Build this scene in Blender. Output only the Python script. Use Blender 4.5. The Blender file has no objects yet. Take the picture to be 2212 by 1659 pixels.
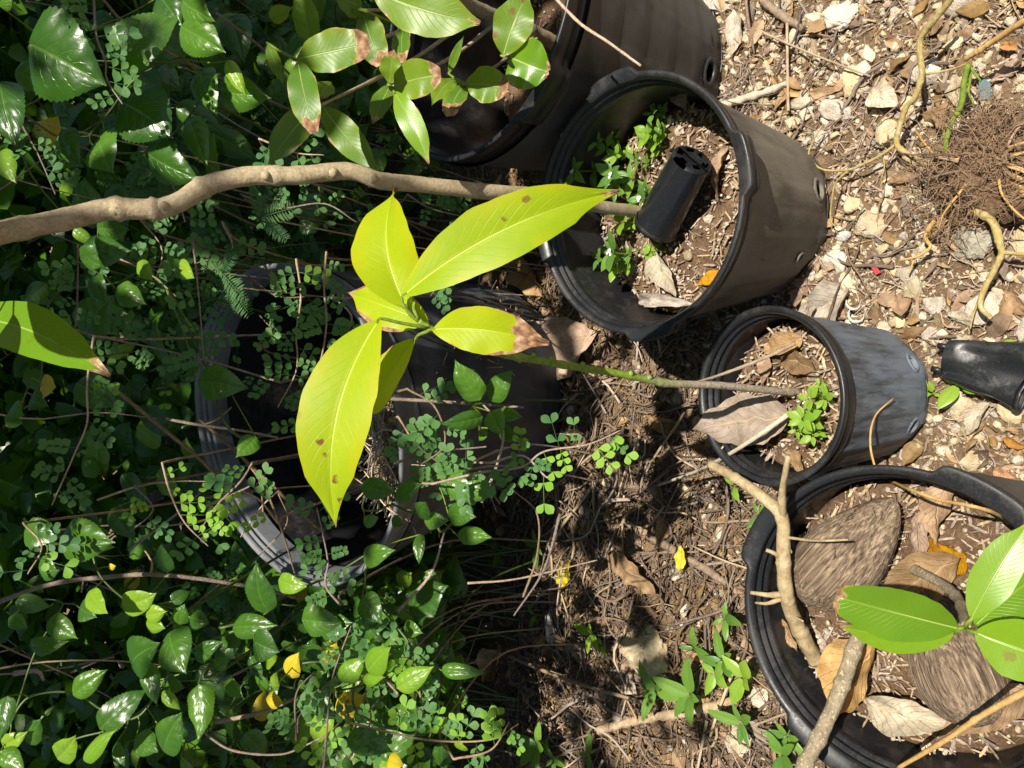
import bpy, math, random
import numpy as np
from mathutils import Vector, Matrix, noise as mnoise

random.seed(7)
RNG = np.random.default_rng(7)
SC = bpy.context.scene
COL = SC.collection

# ------------------------------------------------------------------ camera, sky, sun, exposure
H = 1.10
PITCH = math.radians(38.0)
FPX, PCX, PCY = 1662.0, 1106.0, 829.5
FWD = np.array([0, math.cos(PITCH), -math.sin(PITCH)])
UPV = np.array([0, math.sin(PITCH), math.cos(PITCH)])
RGT = np.array([1.0, 0, 0])
CAM = np.array([0, 0, H])
cam = bpy.data.cameras.new('camera')
camo = bpy.data.objects.new('camera', cam)
COL.objects.link(camo)
# the photograph was taken with the phone on its side: up in the place is left in the picture
camo.matrix_world = Matrix(((-UPV[0], RGT[0], -FWD[0], 0), (-UPV[1], RGT[1], -FWD[1], 0), (-UPV[2], RGT[2], -FWD[2], H), (0, 0, 0, 1)))
cam.sensor_fit = 'HORIZONTAL'
cam.sensor_width = 36.0
cam.lens = 36.0 * FPX / 2212.0
cam.clip_start = 0.02
cam.clip_end = 2000
SC.camera = camo

SUN_EL = math.radians(66.0)
SUN_H = np.array([0.52, -0.85]); SUN_H /= np.linalg.norm(SUN_H)
SDIR = np.array([SUN_H[0] * math.cos(SUN_EL), SUN_H[1] * math.cos(SUN_EL), math.sin(SUN_EL)])
W = bpy.data.worlds.new('World'); SC.world = W; W.use_nodes = True
wn = W.node_tree
sky = wn.nodes.new('ShaderNodeTexSky'); sky.sky_type = 'NISHITA'; sky.sun_disc = False
sky.sun_elevation = SUN_EL; sky.sun_rotation = math.atan2(SUN_H[0], SUN_H[1])
bgn = wn.nodes['Background']; bgn.inputs[1].default_value = 0.05
wn.links.new(sky.outputs[0], bgn.inputs[0])
sl = bpy.data.lights.new('sun', 'SUN'); sl.energy = 5.0; sl.angle = math.radians(0.53); sl.color = (1.0, 0.94, 0.82)
so = bpy.data.objects.new('sun', sl); COL.objects.link(so)
so.rotation_euler = Vector(SDIR).to_track_quat('Z', 'Y').to_euler()
SC.view_settings.view_transform = 'Standard'; SC.view_settings.look = 'None'
SC.view_settings.exposure = 0.85; SC.view_settings.gamma = 1.0
SC.render.engine = 'CYCLES'
SC.cycles.max_bounces = 8; SC.cycles.diffuse_bounces = 3; SC.cycles.glossy_bounces = 3
SC.cycles.transmission_bounces = 5; SC.cycles.use_denoising = True

# ------------------------------------------------------------------ geometry helpers
def ray(px, py):
    return FWD - (px - PCX) / FPX * UPV + (PCY - py) / FPX * RGT
def at(px, py, dep):
    return CAM + ray(px, py) * dep
def at_z(px, py, z):
    d = ray(px, py); return CAM + d * ((z - H) / d[2])
def at_Y(px, py, Y):
    d = ray(px, py); return CAM + d * (Y / d[1])
def to_px(P):
    c = np.asarray(P, float) - CAM; d = c @ FWD
    return PCX - (c @ UPV) / d * FPX, PCY - c[0] / d * FPX, d
def nrm(v):
    v = np.asarray(v, float); return v / (np.linalg.norm(v) + 1e-12)
def nz(x, y=0, z=0, s=1.0):
    return mnoise.noise(Vector((x * s, y * s, z * s)))
def U(a, b): return random.uniform(a, b)

def mesh_of(name, v, f, mat=None, smooth=True, uv=None, attrs=None):
    me = bpy.data.meshes.new(name)
    me.from_pydata([tuple(map(float, p)) for p in v], [], [tuple(int(i) for i in q) for q in f])
    if smooth:
        me.polygons.foreach_set('use_smooth', [True] * len(me.polygons))
    if uv is not None:
        lay = me.uv_layers.new(name='UVMap')
        idx = np.empty(len(me.loops), dtype=np.int32); me.loops.foreach_get('vertex_index', idx)
        lay.data.foreach_set('uv', np.asarray(uv, dtype=np.float32)[idx].ravel())
    for k, a in (attrs or {}).items():
        at_ = me.attributes.new(k, 'FLOAT', 'POINT'); at_.data.foreach_set('value', np.asarray(a, dtype=np.float32))
    if mat: me.materials.append(mat)
    me.update()
    return me
def link(name, me, parent=None):
    o = bpy.data.objects.new(name, me); COL.objects.link(o)
    if parent: o.parent = parent
    return o
def tag(o, label=None, cat=None, group=None, kind=None):
    if label: o['label'] = label
    if cat: o['category'] = cat
    if group: o['group'] = group
    if kind: o['kind'] = kind
    return o
def thing(name, loc, label, cat, group=None):
    o = bpy.data.objects.new(name, None); COL.objects.link(o); o.location = tuple(map(float, loc)); o.empty_display_size = .02
    return tag(o, label, cat, group)
def part(root, name, v, f, mat, smooth=True, uv=None, attrs=None, local=False):
    """mesh given in world coordinates, made a child of root"""
    v = np.asarray(v, float)
    if root is not None and not local:
        base = np.array(root.location)
        p = root.parent
        while p is not None: base = base + np.array(p.location); p = p.parent
        v = v - base
    return link(name, mesh_of(name, v, f, mat, smooth, uv, attrs), root)

def crom(P, n):
    P = np.asarray(P, float)
    if len(P) < 3:
        t = np.linspace(0, 1, n)[:, None]; return P[0] * (1 - t) + P[-1] * t
    Q = np.vstack([2 * P[0] - P[1], P, 2 * P[-1] - P[-2]])
    out = []
    seg = len(P) - 1
    for s in np.linspace(0, seg - 1e-6, n):
        i = int(s); t = s - i; a, b, c, d = Q[i:i + 4]
        out.append(.5 * ((2 * b) + (-a + c) * t + (2 * a - 5 * b + 4 * c - d) * t * t + (-a + 3 * b - 3 * c + d) * t ** 3))
    return np.array(out)
def tube(P, R, sides=8, jit=0.0, seed=0, knots=0, cap=True):
    P = np.asarray(P, float); n = len(P); R = np.broadcast_to(np.asarray(R, float), (n,)) if np.ndim(R) else np.full(n, R)
    R = np.array(R)
    T = np.gradient(P, axis=0); T /= np.linalg.norm(T, axis=1)[:, None] + 1e-12
    a = np.cross(T[0], [0.3, 0.2, 1.0]); 
    if np.linalg.norm(a) < 1e-3: a = np.cross(T[0], [1, 0, 0])
    a = nrm(a); V = []; F = []
    rr = random.Random(seed)
    if knots:
        for k in range(knots):
            c = rr.uniform(.05, .95) * n; s = max(0.8, n * .006)
            R = R * (1 + rr.uniform(.12, .28) * np.exp(-((np.arange(n) - c) / s) ** 2))
    th = np.arange(sides) / sides * 2 * math.pi
    for i in range(n):
        a = nrm(a - T[i] * (a @ T[i])); b = np.cross(T[i], a)
        for k in range(sides):
            r = R[i] * (1 + (jit * (nz(P[i][0] * 60 + seed, P[i][1] * 60 + k * 1.7, P[i][2] * 60) + .55 * nz(P[i][0] * 210 + seed, P[i][1] * 210 + k * 2.9, P[i][2] * 210)) if jit else 0))
            V.append(P[i] + r * (math.cos(th[k]) * a + math.sin(th[k]) * b))
    for i in range(n - 1):
        for k in range(sides):
            k2 = (k + 1) % sides
            F.append((i * sides + k, i * sides + k2, (i + 1) * sides + k2, (i + 1) * sides + k))
    if cap:
        F.append(tuple(range(sides))[::-1]); F.append(tuple((n - 1) * sides + k for k in range(sides)))
    return np.array(V), F
def join(parts):
    V = []; F = []; o = 0
    for v, f in parts:
        V.append(np.asarray(v)); F += [tuple(i + o for i in q) for q in f]; o += len(v)
    return np.vstack(V), F

def leaf_geo(base, tip, width, n, prof, sag=0.0, fold=0.15, wave=0.0, wfreq=4, twist=0.0, rows=16, cols=4, seed=0, serr=0.0, side=0.0, curl=0.0, quilt=0.0, qn=6, rag=0.0):
    """leaf blade: midrib is a bent curve base->tip, n the hint for the upper side"""
    base = np.asarray(base, float); tip = np.asarray(tip, float)
    L = np.linalg.norm(tip - base); D = (tip - base) / L
    n = np.asarray(n, float); n = nrm(n - D * (n @ D)); B0 = np.cross(n, D)
    ctl = (base + tip) / 2 + n * sag * L * 2 + B0 * side * L * 2
    V = []; UVs = []; F = []
    nc = 2 * cols + 1
    for i in range(rows + 1):
        t = i / rows
        P = base * (1 - t) ** 2 + 2 * ctl * t * (1 - t) + tip * t * t
        T = nrm(2 * (ctl - base) * (1 - t) + 2 * (tip - ctl) * t)
        N = nrm(n - T * (n @ T)); B = np.cross(N, T)
        tw = twist * (t - .3)
        N, B = N * math.cos(tw) + B * math.sin(tw), B * math.cos(tw) - N * math.sin(tw)
        w0 = prof(t) * width * .5
        if serr and 0 < i < rows: w0 *= 1 + (serr if i % 2 else -serr)
        for j in range(-cols, cols + 1):
            s = j / cols; w = w0 * (1 + rag * (nz(t * 5, 7 if s > 0 else 3, seed) + .6 * nz(t * 13, 7 if s > 0 else 3, seed)) if rag else 1)
            ph = seed * 1.3 + (2.1 if s > 0 else 0)
            zoff = fold * abs(s) * w + wave * width * (abs(s) ** 1.5) * math.sin(t * wfreq * 2 * math.pi + ph) \
                - curl * w * s * s + (quilt * width * abs(math.sin(math.pi * qn * (t - .22 * abs(s)))) * (1 - abs(s) ** 3) * min(1, abs(s) * 4) if quilt else 0)
            V.append(P + B * (s * w) + N * zoff)
            UVs.append((t, .5 + .5 * s))
    for i in range(rows):
        for j in range(nc - 1):
            a = i * nc + j
            F.append((a, a + nc, a + nc + 1, a + 1))
    return np.array(V), F, UVs
def prof_mango(t, blunt=0.0):
    t = t * (1 - .42 * blunt)
    w = math.sin(math.pi * min(1, max(0, t)) ** .86) ** .88
    if t > .78: w *= 1 - .55 * ((t - .78) / .22) ** .75
    return max(w, .012)
def prof_blunt(b): return lambda t: prof_mango(t, b)
def prof_heart(t):
    k = [(0, .05), (.02, .42), (.06, .68), (.12, .85), (.2, .96), (.32, 1.0), (.44, .97), (.55, .88), (.66, .73), (.76, .54), (.84, .34), (.91, .17), (.96, .07), (1, .012)]
    for (a, b), (c, d) in zip(k, k[1:]):
        if t <= c: return b + (d - b) * (t - a) / (c - a)
    return .01
def prof_ovate(t):
    return max(.02, math.sin(math.pi * min(1, max(0, t)) ** .75) ** .9)
def prof_lance(t):
    return max(.015, (t ** .55) * ((1 - t) ** .8) / .42)
def prof_obov(t):
    return max(.03, math.sin(math.pi * t ** 1.5) ** .75)

# ------------------------------------------------------------------ materials
class NT:
    def __init__(s, name):
        s.m = bpy.data.materials.new(name); s.m.use_nodes = True; s.t = s.m.node_tree
        s.b = s.t.nodes['Principled BSDF']; s.out = s.t.nodes['Material Output']
    def n(s, typ, **kw):
        nd = s.t.nodes.new('ShaderNode' + typ)
        for k, v in kw.items(): setattr(nd, k, v)
        return nd
    def l(s, a, b): s.t.links.new(a, b)
    def put(s, sock, v):
        if hasattr(v, 'links') or hasattr(v, 'is_output'): s.l(v, sock)
        else: sock.default_value = v
    def math(s, op, a, b=None, c=None, clamp=False):
        nd = s.n('Math', operation=op); nd.use_clamp = clamp
        s.put(nd.inputs[0], a)
        if b is not None: s.put(nd.inputs[1], b)
        if c is not None: s.put(nd.inputs[2], c)
        return nd.outputs[0]
    def noise(s, scale, detail=4, vec=None, rough=.55, dist=0):
        nd = s.n('TexNoise'); nd.inputs['Scale'].default_value = scale; nd.inputs['Detail'].default_value = detail
        nd.inputs['Roughness'].default_value = rough; nd.inputs['Distortion'].default_value = dist
        if vec is not None: s.l(vec, nd.inputs['Vector'])
        return nd.outputs['Fac']
    def ramp(s, fac, stops, mode='LINEAR'):
        nd = s.n('ValToRGB'); cr = nd.color_ramp; cr.interpolation = mode
        while len(cr.elements) < len(stops): cr.elements.new(.5)
        for e, (p, c) in zip(cr.elements, stops):
            e.position = p; e.color = (*c, 1) if len(c) == 3 else c
        s.put(nd.inputs[0], fac); return nd.outputs[0]
    def mix(s, fac, a, b, mode='MIX'):
        nd = s.n('MixRGB', blend_type=mode); s.put(nd.inputs[0], fac)
        for k, v in ((1, a), (2, b)):
            if isinstance(v, tuple): nd.inputs[k].default_value = (*v[:3], 1)
            else: s.l(v, nd.inputs[k])
        return nd.outputs[0]
    def sstep(s, x, a, b):
        nd = s.n('MapRange', interpolation_type='SMOOTHSTEP'); s.put(nd.inputs[0], x)
        nd.inputs[1].default_value = a; nd.inputs[2].default_value = b; return nd.outputs[0]
    def bump(s, h, strength=.5, dist=.002):
        nd = s.n('Bump'); nd.inputs['Strength'].default_value = strength; nd.inputs['Distance'].default_value = dist
        s.l(h, nd.inputs['Height']); s.l(nd.outputs[0], s.b.inputs['Normal']); return nd.outputs[0]
    def coord(s, which='Object', scale=None):
        c = s.n('TexCoord').outputs[which]
        if scale is not None:
            mp = s.n('Mapping'); mp.inputs['Scale'].default_value = scale; s.l(c, mp.inputs[0]); return mp.outputs[0]
        return c
    def rnd(s):
        a = s.n('ObjectInfo').outputs['Random']; b = s.n('Attribute', attribute_name='rnd').outputs['Fac']
        return s.math('FRACT', s.math('ADD', a, b))
    def attr(s, k): return s.n('Attribute', attribute_name=k).outputs['Fac']
    def pos(s): return s.n('NewGeometry').outputs['Position']
    def base(s, c): s.put(s.b.inputs['Base Color'], c if not isinstance(c, tuple) else (*c, 1))
    def rough(s, r, spec=.5):
        s.put(s.b.inputs['Roughness'], r); s.b.inputs['Specular IOR Level'].default_value = spec
    def hsv(s, col, h=.5, sat=1.0, val=1.0):
        nd = s.n('HueSaturation'); s.put(nd.inputs[0], h); s.put(nd.inputs[1], sat); s.put(nd.inputs[2], val)
        s.l(col, nd.inputs[4]) if not isinstance(col, tuple) else setattr(nd.inputs[4], 'default_value', (*col, 1)); return nd.outputs[0]

def leaf_material(name, c0, c1, vein, trans, rough=.35, tfac=.35, nv=9, slope=.35, vein_amt=.5, brown=False, spots=.0, spec=.5, bumpd=.0012, tip=None):
    m = NT(name)
    uv = m.n('SeparateXYZ'); m.l(m.coord('UV'), uv.inputs[0]); u, v = uv.outputs[0], uv.outputs[1]
    av = m.math('ABSOLUTE', m.math('SUBTRACT', m.math('MULTIPLY', v, 2.0), 1.0))
    ph = m.math('SUBTRACT', u, m.math('MULTIPLY', av, slope))
    wv = m.math('ABSOLUTE', m.math('SUBTRACT', m.math('FRACT', m.math('MULTIPLY', ph, nv)), .5))
    lat = m.math('MULTIPLY', m.sstep(wv, .07, .0), m.sstep(av, 1.0, .35))
    mid = m.sstep(av, .07, .015)
    vm = m.math('MAXIMUM', m.math('MULTIPLY', lat, .6), mid)
    r = m.rnd()
    nn = m.noise(22, 5, m.pos())
    n3 = m.noise(160, 3, m.pos())
    col = m.mix(m.sstep(m.math('ADD', m.math('MULTIPLY', r, .75), m.math('MULTIPLY', nn, .5)), .25, .95), c0, c1)
    col = m.mix(m.math('MULTIPLY', n3, .22), col, tuple(x * .55 for x in c0))
    col = m.mix(m.math('MULTIPLY', vm, vein_amt), col, vein)
    tcol = m.mix(m.math('MULTIPLY', vm, .35), trans, tuple(x * .6 for x in trans))
    tcol = m.mix(m.math('MULTIPLY', nn, .45), tcol, tuple(x * .62 for x in trans))
    rg = rough
    tf = tfac
    if tip:
        tp = m.math('MULTIPLY', m.sstep(av, .45, 1.0), m.sstep(nn, .4, .62)); col = m.mix(m.math('MULTIPLY', tp, .45), col, tip); tcol = m.mix(m.math('MULTIPLY', tp, .3), tcol, tip)
    if brown:
        bn = m.math('ADD', m.attr('brown'), m.math('MULTIPLY', m.math('SUBTRACT', m.noise(95, 5, m.pos(), .65), .5), .34))
        bm = m.sstep(bn, .46, .52); edge = m.math('MULTIPLY', m.sstep(bn, .34, .46), m.sstep(bn, .52, .46))
        bc = m.ramp(m.noise(120, 4, m.pos()), [(.3, (.10, .045, .02)), (.48, (.24, .125, .06)), (.62, (.38, .25, .15)), (.75, (.52, .42, .33))])
        col = m.mix(m.math('MULTIPLY', edge, .6), col, (.45, .38, .03))
        col = m.mix(bm, col, bc); tcol = m.mix(bm, tcol, (.25, .12, .04))
        if spots:
            vo = m.n('TexVoronoi'); vo.inputs['Scale'].default_value = 48; m.l(m.pos(), vo.inputs['Vector'])
            sp = m.math('MULTIPLY', m.sstep(m.math('ADD', vo.outputs['Distance'], m.math('MULTIPLY', m.noise(190, 3, m.pos()), .34)), .40, .31), m.sstep(m.noise(16, 2, m.pos()), .55, .60))
            sp = m.math('MULTIPLY', sp, spots); col = m.mix(sp, col, (.2, .08, .02)); tcol = m.mix(sp, tcol, (.2, .08, .02))
        rg = m.math('ADD', m.math('MULTIPLY', bm, .4), rough)
        tf = m.math('SUBTRACT', tfac, m.math('MULTIPLY', bm, tfac * .7))
    m.base(col); m.rough(rg, spec)
    hgt = m.math('ADD', m.math('MULTIPLY', vm, -1.0), m.math('MULTIPLY', m.noise(70, 3, m.pos()), .7))
    bn_ = m.bump(hgt, .45, bumpd)
    tr = m.n('BsdfTranslucent'); m.l(tcol, tr.inputs[0])
    ms = m.n('MixShader'); m.put(ms.inputs[0], tf); m.l(m.b.outputs[0], ms.inputs[1]); m.l(tr.outputs[0], ms.inputs[2])
    m.l(ms.outputs[0], m.out.inputs[0])
    return m.m

M = {}
M['mango_lime'] = leaf_material('mango_leaf_lime', (.25, .39, .006), (.40, .48, .008), (.46, .54, .05), (.62, .78, .005), .42, .40, 15, .22, .30, True, 1.0, .22, .0006, (.48, .42, .008))
M['mango_green'] = leaf_material('mango_leaf_green', (.075, .17, .014), (.16, .26, .018), (.34, .40, .12), (.34, .50, .015), .38, .32, 13, .25, .45, True, .8, .32, .0007, (.26, .27, .02))
M['mango_fresh'] = leaf_material('mango_leaf_fresh', (.105, .235, .010), (.17, .31, .012), (.40, .50, .08), (.42, .62, .01), .30, .33, 20, .2, .3, True, .5, .5, .0004)
M['heart'] = leaf_material('glossy_leaf', (.026, .085, .008), (.075, .18, .012), (.13, .24, .04), (.18, .45, .012), .33, .24, 6, .44, .45, False, 0, .55, .0020)
M['heart_lime'] = leaf_material('young_glossy_leaf', (.13, .27, .015), (.22, .36, .02), (.34, .46, .08), (.42, .65, .03), .34, .3, 6, .44, .4, False, 0, .55, .0020)
M['yellow'] = leaf_material('yellowed_leaf', (.55, .43, .02), (.62, .52, .04), (.5, .4, .05), (.75, .5, .01), .5, .3, 6, .5, .3, False, 0, .4)
M['clover'] = leaf_material('small_leaflet', (.055, .15, .045), (.10, .22, .055), (.13, .24, .08), (.22, .48, .06), .55, .33, 7, .5, .12, False, 0, .3, .0004)
M['clover_lime'] = leaf_material('young_leaflet', (.16, .33, .03), (.22, .40, .035), (.3, .45, .1), (.42, .7, .04), .55, .36, 7, .5, .12, False, 0, .3, .0004)
M['fern'] = leaf_material('feather_leaflet', (.035, .10, .035), (.06, .14, .04), (.1, .2, .06), (.16, .4, .05), .55, .3, 7, .5, .1, False, 0, .3, .0004)
M['weed'] = leaf_material('weed_leaf', (.075, .18, .03), (.14, .26, .035), (.22, .34, .08), (.3, .52, .04), .42, .3, 6, .5, .3, False, 0, .4, .0008)
M['weed_lime'] = leaf_material('pale_weed_leaf', (.17, .33, .03), (.24, .38, .04), (.3, .45, .1), (.42, .65, .04), .42, .32, 6, .5, .3, False, 0, .4, .0008)
M['canopy'] = leaf_material('canopy_leaf', (.035, .085, .018), (.06, .12, .02), (.1, .18, .05), (.2, .4, .02), .4, .2, 7, .4, .2)

def dead_leaf_mat(name, c0, c1, c2):
    m = NT(name); r = m.rnd()
    uv = m.n('SeparateXYZ'); m.l(m.coord('UV'), uv.inputs[0]); u, v = uv.outputs[0], uv.outputs[1]
    av = m.math('ABSOLUTE', m.math('SUBTRACT', m.math('MULTIPLY', v, 2.0), 1.0))
    ph = m.math('SUBTRACT', u, m.math('MULTIPLY', av, .3))
    wv = m.math('ABSOLUTE', m.math('SUBTRACT', m.math('FRACT', m.math('MULTIPLY', ph, 9)), .5))
    vm = m.math('MAXIMUM', m.math('MULTIPLY', m.sstep(wv, .09, 0), .5), m.sstep(av, .09, .02))
    a = m.ramp(m.noise(45, 6, m.pos(), .65), [(.25, c0), (.5, c1), (.78, c2)])
    col = m.hsv(a, m.math('ADD', .494, m.math('MULTIPLY', r, .02)), m.math('ADD', .75, m.math('MULTIPLY', r, .5)), m.math('ADD', .6, m.math('MULTIPLY', m.math('FRACT', m.math('MULTIPLY', r, 7.3)), .8)))
    col = m.mix(m.math('MULTIPLY', m.sstep(m.noise(260, 2, m.pos()), .62, .7), .5), col, (.06, .03, .015))
    col = m.mix(m.math('MULTIPLY', vm, .35), col, (.5, .36, .2))
    m.base(col); m.rough(.7, .3)
    m.bump(m.math('ADD', m.math('MULTIPLY', vm, 1.0), m.noise(130, 5, m.pos())), .8, .0016)
    tr = m.n('BsdfTranslucent'); tr.inputs[0].default_value = (.4, .2, .06, 1)
    ms = m.n('MixShader'); ms.inputs[0].default_value = .12; m.l(m.b.outputs[0], ms.inputs[1]); m.l(tr.outputs[0], ms.inputs[2]); m.l(ms.outputs[0], m.out.inputs[0])
    return m.m
M['dead'] = dead_leaf_mat('dead_leaf', (.13, .075, .042), (.26, .16, .09), (.42, .30, .19))
M['dead_tan'] = dead_leaf_mat('dead_leaf_tan', (.20, .115, .06), (.34, .21, .12), (.48, .33, .2))
M['dead_grey'] = dead_leaf_mat('dead_leaf_grey', (.25, .20, .15), (.42, .36, .29), (.56, .50, .42))
M['dead_taupe'] = dead_leaf_mat('dead_leaf_taupe', (.16, .115, .085), (.28, .21, .16), (.40, .32, .26))
M['dead_orange'] = dead_leaf_mat('dead_leaf_orange', (.35, .13, .03), (.5, .22, .05), (.6, .33, .1))

def soil_mat(name, dark, mid, light):
    m = NT(name); p = m.pos()
    a = m.noise(30, 8, p, .68); b = m.noise(260, 5, p, .7); c = m.noise(900, 3, p)
    col = m.ramp(m.math('ADD', m.math('MULTIPLY', a, .55), m.math('MULTIPLY', b, .5)), [(.32, dark), (.52, mid), (.72, light)])
    sp = m.sstep(m.math('ADD', m.math('MULTIPLY', b, .6), m.math('MULTIPLY', c, .5)), .66, .72)
    col = m.mix(m.math('MULTIPLY', sp, .8), col, (.55, .46, .33))
    m.base(col); m.rough(.92, .2); m.bump(m.math('ADD', a, m.math('ADD', m.math('MULTIPLY', b, .6), m.math('MULTIPLY', c, .25))), 1.0, .008)
    return m.m
M['soil'] = soil_mat('soil', (.06, .034, .018), (.18, .115, .065), (.33, .235, .145))
M['pot_soil'] = soil_mat('potting_soil', (.05, .028, .016), (.15, .09, .052), (.29, .19, .115))

def stone_mat(name, c0, c1, c2):
    m = NT(name); p = m.pos(); r = m.rnd()
    a = m.noise(60, 7, p, .65); b = m.noise(420, 4, p, .65)
    col = m.ramp(a, [(.28, c0), (.5, c1), (.72, c2)])
    col = m.hsv(col, m.math('ADD', .493, m.math('MULTIPLY', r, .012)), m.math('ADD', .7, m.math('MULTIPLY', r, .65)), m.math('ADD', .66, m.math('MULTIPLY', m.math('FRACT', m.math('MULTIPLY', r, 5.7)), .42)))
    col = m.mix(m.sstep(b, .40, .3), col, tuple(x * .38 for x in c0))
    m.base(col); m.rough(.9, .2); m.bump(m.math('ADD', a, m.math('MULTIPLY', b, .7)), 1.0, .004)
    return m.m
M['stone'] = stone_mat('limestone', (.40, .30, .185), (.61, .51, .365), (.73, .66, .52))
M['stone_grey'] = stone_mat('weathered_limestone', (.30, .26, .18), (.48, .44, .34), (.6, .56, .46))
M['stone_moss'] = stone_mat('mossy_limestone', (.34, .31, .17), (.52, .48, .31), (.66, .62, .45))
M['stone_orange'] = stone_mat('ochre_stone', (.30, .12, .02), (.45, .22, .04), (.55, .36, .12))

def wood_mat(name, c0, c1, c2, zs=(300, 300, 300), bump=.002, spots=0, rand=True):
    m = NT(name); p = m.coord('Object', zs); r = m.rnd()
    a = m.noise(1.0, 6, p, .65); b = m.noise(55, 5, m.pos(), .6)
    col = m.ramp(m.math('ADD', m.math('MULTIPLY', a, .6), m.math('MULTIPLY', b, .42)), [(.32, c0), (.52, c1), (.72, c2)])
    if rand: col = m.hsv(col, m.math('ADD', .485, m.math('MULTIPLY', r, .03)), m.math('ADD', .55, m.math('MULTIPLY', r, .5)), m.math('ADD', .5, m.math('MULTIPLY', m.math('FRACT', m.math('MULTIPLY', r, 3.7)), .85)))
    if not rand: col = m.mix(m.math('MULTIPLY', m.sstep(m.noise(38, 6, m.pos(), .7), .5, .68), .55), col, tuple(x * .75 for x in c0)); col = m.mix(m.math('MULTIPLY', m.sstep(m.noise(420, 3, m.pos(), .7), .56, .66), .45), col, tuple(x * .6 for x in c0))
    if spots: col = m.mix(m.math('MULTIPLY', m.sstep(m.noise(330, 2, m.pos()), .60, .66), spots), col, tuple(min(1, x * 1.5) for x in c2))
    m.base(col); m.rough(.8, .3); m.bump(m.math('ADD', a, m.math('MULTIPLY', b, .5)), .8, bump)
    return m.m
M['twig'] = wood_mat('dry_twig', (.15, .09, .055), (.30, .20, .125), (.48, .36, .25))
M['chip'] = wood_mat('wood_chip', (.14, .085, .05), (.34, .23, .14), (.56, .43, .29))
M['straw'] = wood_mat('dry_straw', (.24, .15, .08), (.40, .28, .17), (.56, .43, .29))
M['thatch'] = wood_mat('old_thatch', (.075, .045, .026), (.17, .105, .06), (.33, .225, .14))
M['trunk'] = wood_mat('smooth_bark', (.24, .185, .105), (.37, .295, .185), (.48, .40, .27), (260, 260, 260), .0012, .0, False)
M['trunk_spot'] = wood_mat('speckled_bark', (.15, .12, .075), (.27, .215, .14), (.36, .29, .2), (260, 260, 260), .0012, .9, False)
M['branch_tan'] = wood_mat('bare_branch', (.17, .115, .055), (.35, .265, .145), (.50, .41, .26), (90, 90, 90), .0012, 0, False)
M['stick_pale'] = wood_mat('bleached_stick', (.34, .28, .20), (.47, .40, .31), (.56, .49, .40), (300, 300, 300), .001, 0, False)
M['vine_stem'] = wood_mat('vine_stem', (.20, .15, .035), (.34, .26, .10), (.52, .44, .28), (200, 200, 200), .0012, 0, False)
M['vine_green'] = wood_mat('green_stem', (.08, .13, .012), (.14, .20, .02), (.24, .27, .06), (200, 200, 200), .0006, 0, False)
M['vine_tan'] = wood_mat('drying_stem', (.33, .18, .06), (.45, .28, .10), (.55, .38, .18), (200, 200, 200), .0008, 0, False)
M['root'] = wood_mat('root_fibre', (.17, .09, .045), (.30, .175, .09), (.46, .30, .17))
M['shell'] = stone_mat('snail_shell', (.45, .42, .37), (.58, .56, .52), (.7, .69, .66))

def sapling_stem_mat():
    m = NT('sapling_stem'); p = m.pos(); z = m.n('SeparateXYZ'); m.l(p, z.inputs[0])
    g = m.sstep(m.math('ADD', z.outputs[2], m.math('MULTIPLY', m.noise(60, 4, p), .10)), .42, .52)
    a = m.noise(240, 4, p)
    br = m.ramp(a, [(.3, (.19, .14, .09)), (.55, (.34, .28, .21)), (.75, (.45, .4, .33))])
    gr = m.ramp(a, [(.3, (.10, .17, .015)), (.7, (.2, .28, .03))])
    m.base(m.mix(g, br, gr)); m.rough(.55, .4); m.bump(a, .6, .001); return m.m
M['sapling_stem'] = sapling_stem_mat()

def plastic(name, dust, amount, rough=.38, streak=(18, 18, 3), base=(.012, .013, .015), lo=.5, hi=.62):
    m = NT(name); oc = m.coord('Object')
    mp = m.n('Mapping'); mp.inputs['Scale'].default_value = streak; m.l(oc, mp.inputs[0])
    a = m.noise(1.0, 8, mp.outputs[0], .7); b = m.noise(7, 5, oc, .6); c = m.noise(700, 2, oc)
    e = m.noise(1.0, 4, m.coord('Object', (330, 330, 45)), .7)
    d = m.sstep(m.math('ADD', m.math('ADD', m.math('MULTIPLY', a, .52), m.math('MULTIPLY', b, .36)), m.math('MULTIPLY', e, .15)), lo, hi)
    d = m.math('MULTIPLY', d, m.math('ADD', .6, m.math('MULTIPLY', c, .5)))
    col = m.mix(m.math('MULTIPLY', d, amount), base, dust)
    col = m.mix(m.math('MULTIPLY', m.sstep(c, .66, .72), .25), col, (.25, .2, .16))
    m.base(col); m.rough(m.math('ADD', rough, m.math('MULTIPLY', d, .35)), .45)
    m.bump(m.math('ADD', m.math('MULTIPLY', b, .6), m.math('MULTIPLY', a, .25)), .25, .002)
    return m.m
M['plastic'] = plastic('black_plastic', (.10, .09, .08), .25)
M['plastic_in'] = plastic('inner_black_plastic', (.08, .06, .05), .3, .33, (60, 60, 60))
M['plastic_dust'] = plastic('dusty_black_plastic', (.20, .17, .13), .9, .5, (14, 14, 4), (.03, .028, .024), .38, .60)
M['plastic_scuff'] = plastic('scuffed_black_plastic', (.16, .185, .22), .85, .42, (70, 70, 10), (.022, .025, .03), .38, .60)
M['plastic_brown'] = plastic('sun_faded_black_plastic', (.095, .088, .078), .8, .42, (8, 8, 9), (.016, .016, .016), .38, .62)
M['plastic_grey'] = plastic('grey_black_plastic', (.12, .13, .145), .7, .42, (9, 9, 9), (.022, .024, .028), .4, .6)
M['plastic_rim_grey'] = plastic('dusty_grey_rim', (.22, .23, .25), .8, .45, (9, 9, 9), (.05, .053, .06), .35, .6)
M['plastic_shiny'] = plastic('shiny_black_plastic', (.06, .06, .06), .2, .20)
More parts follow.
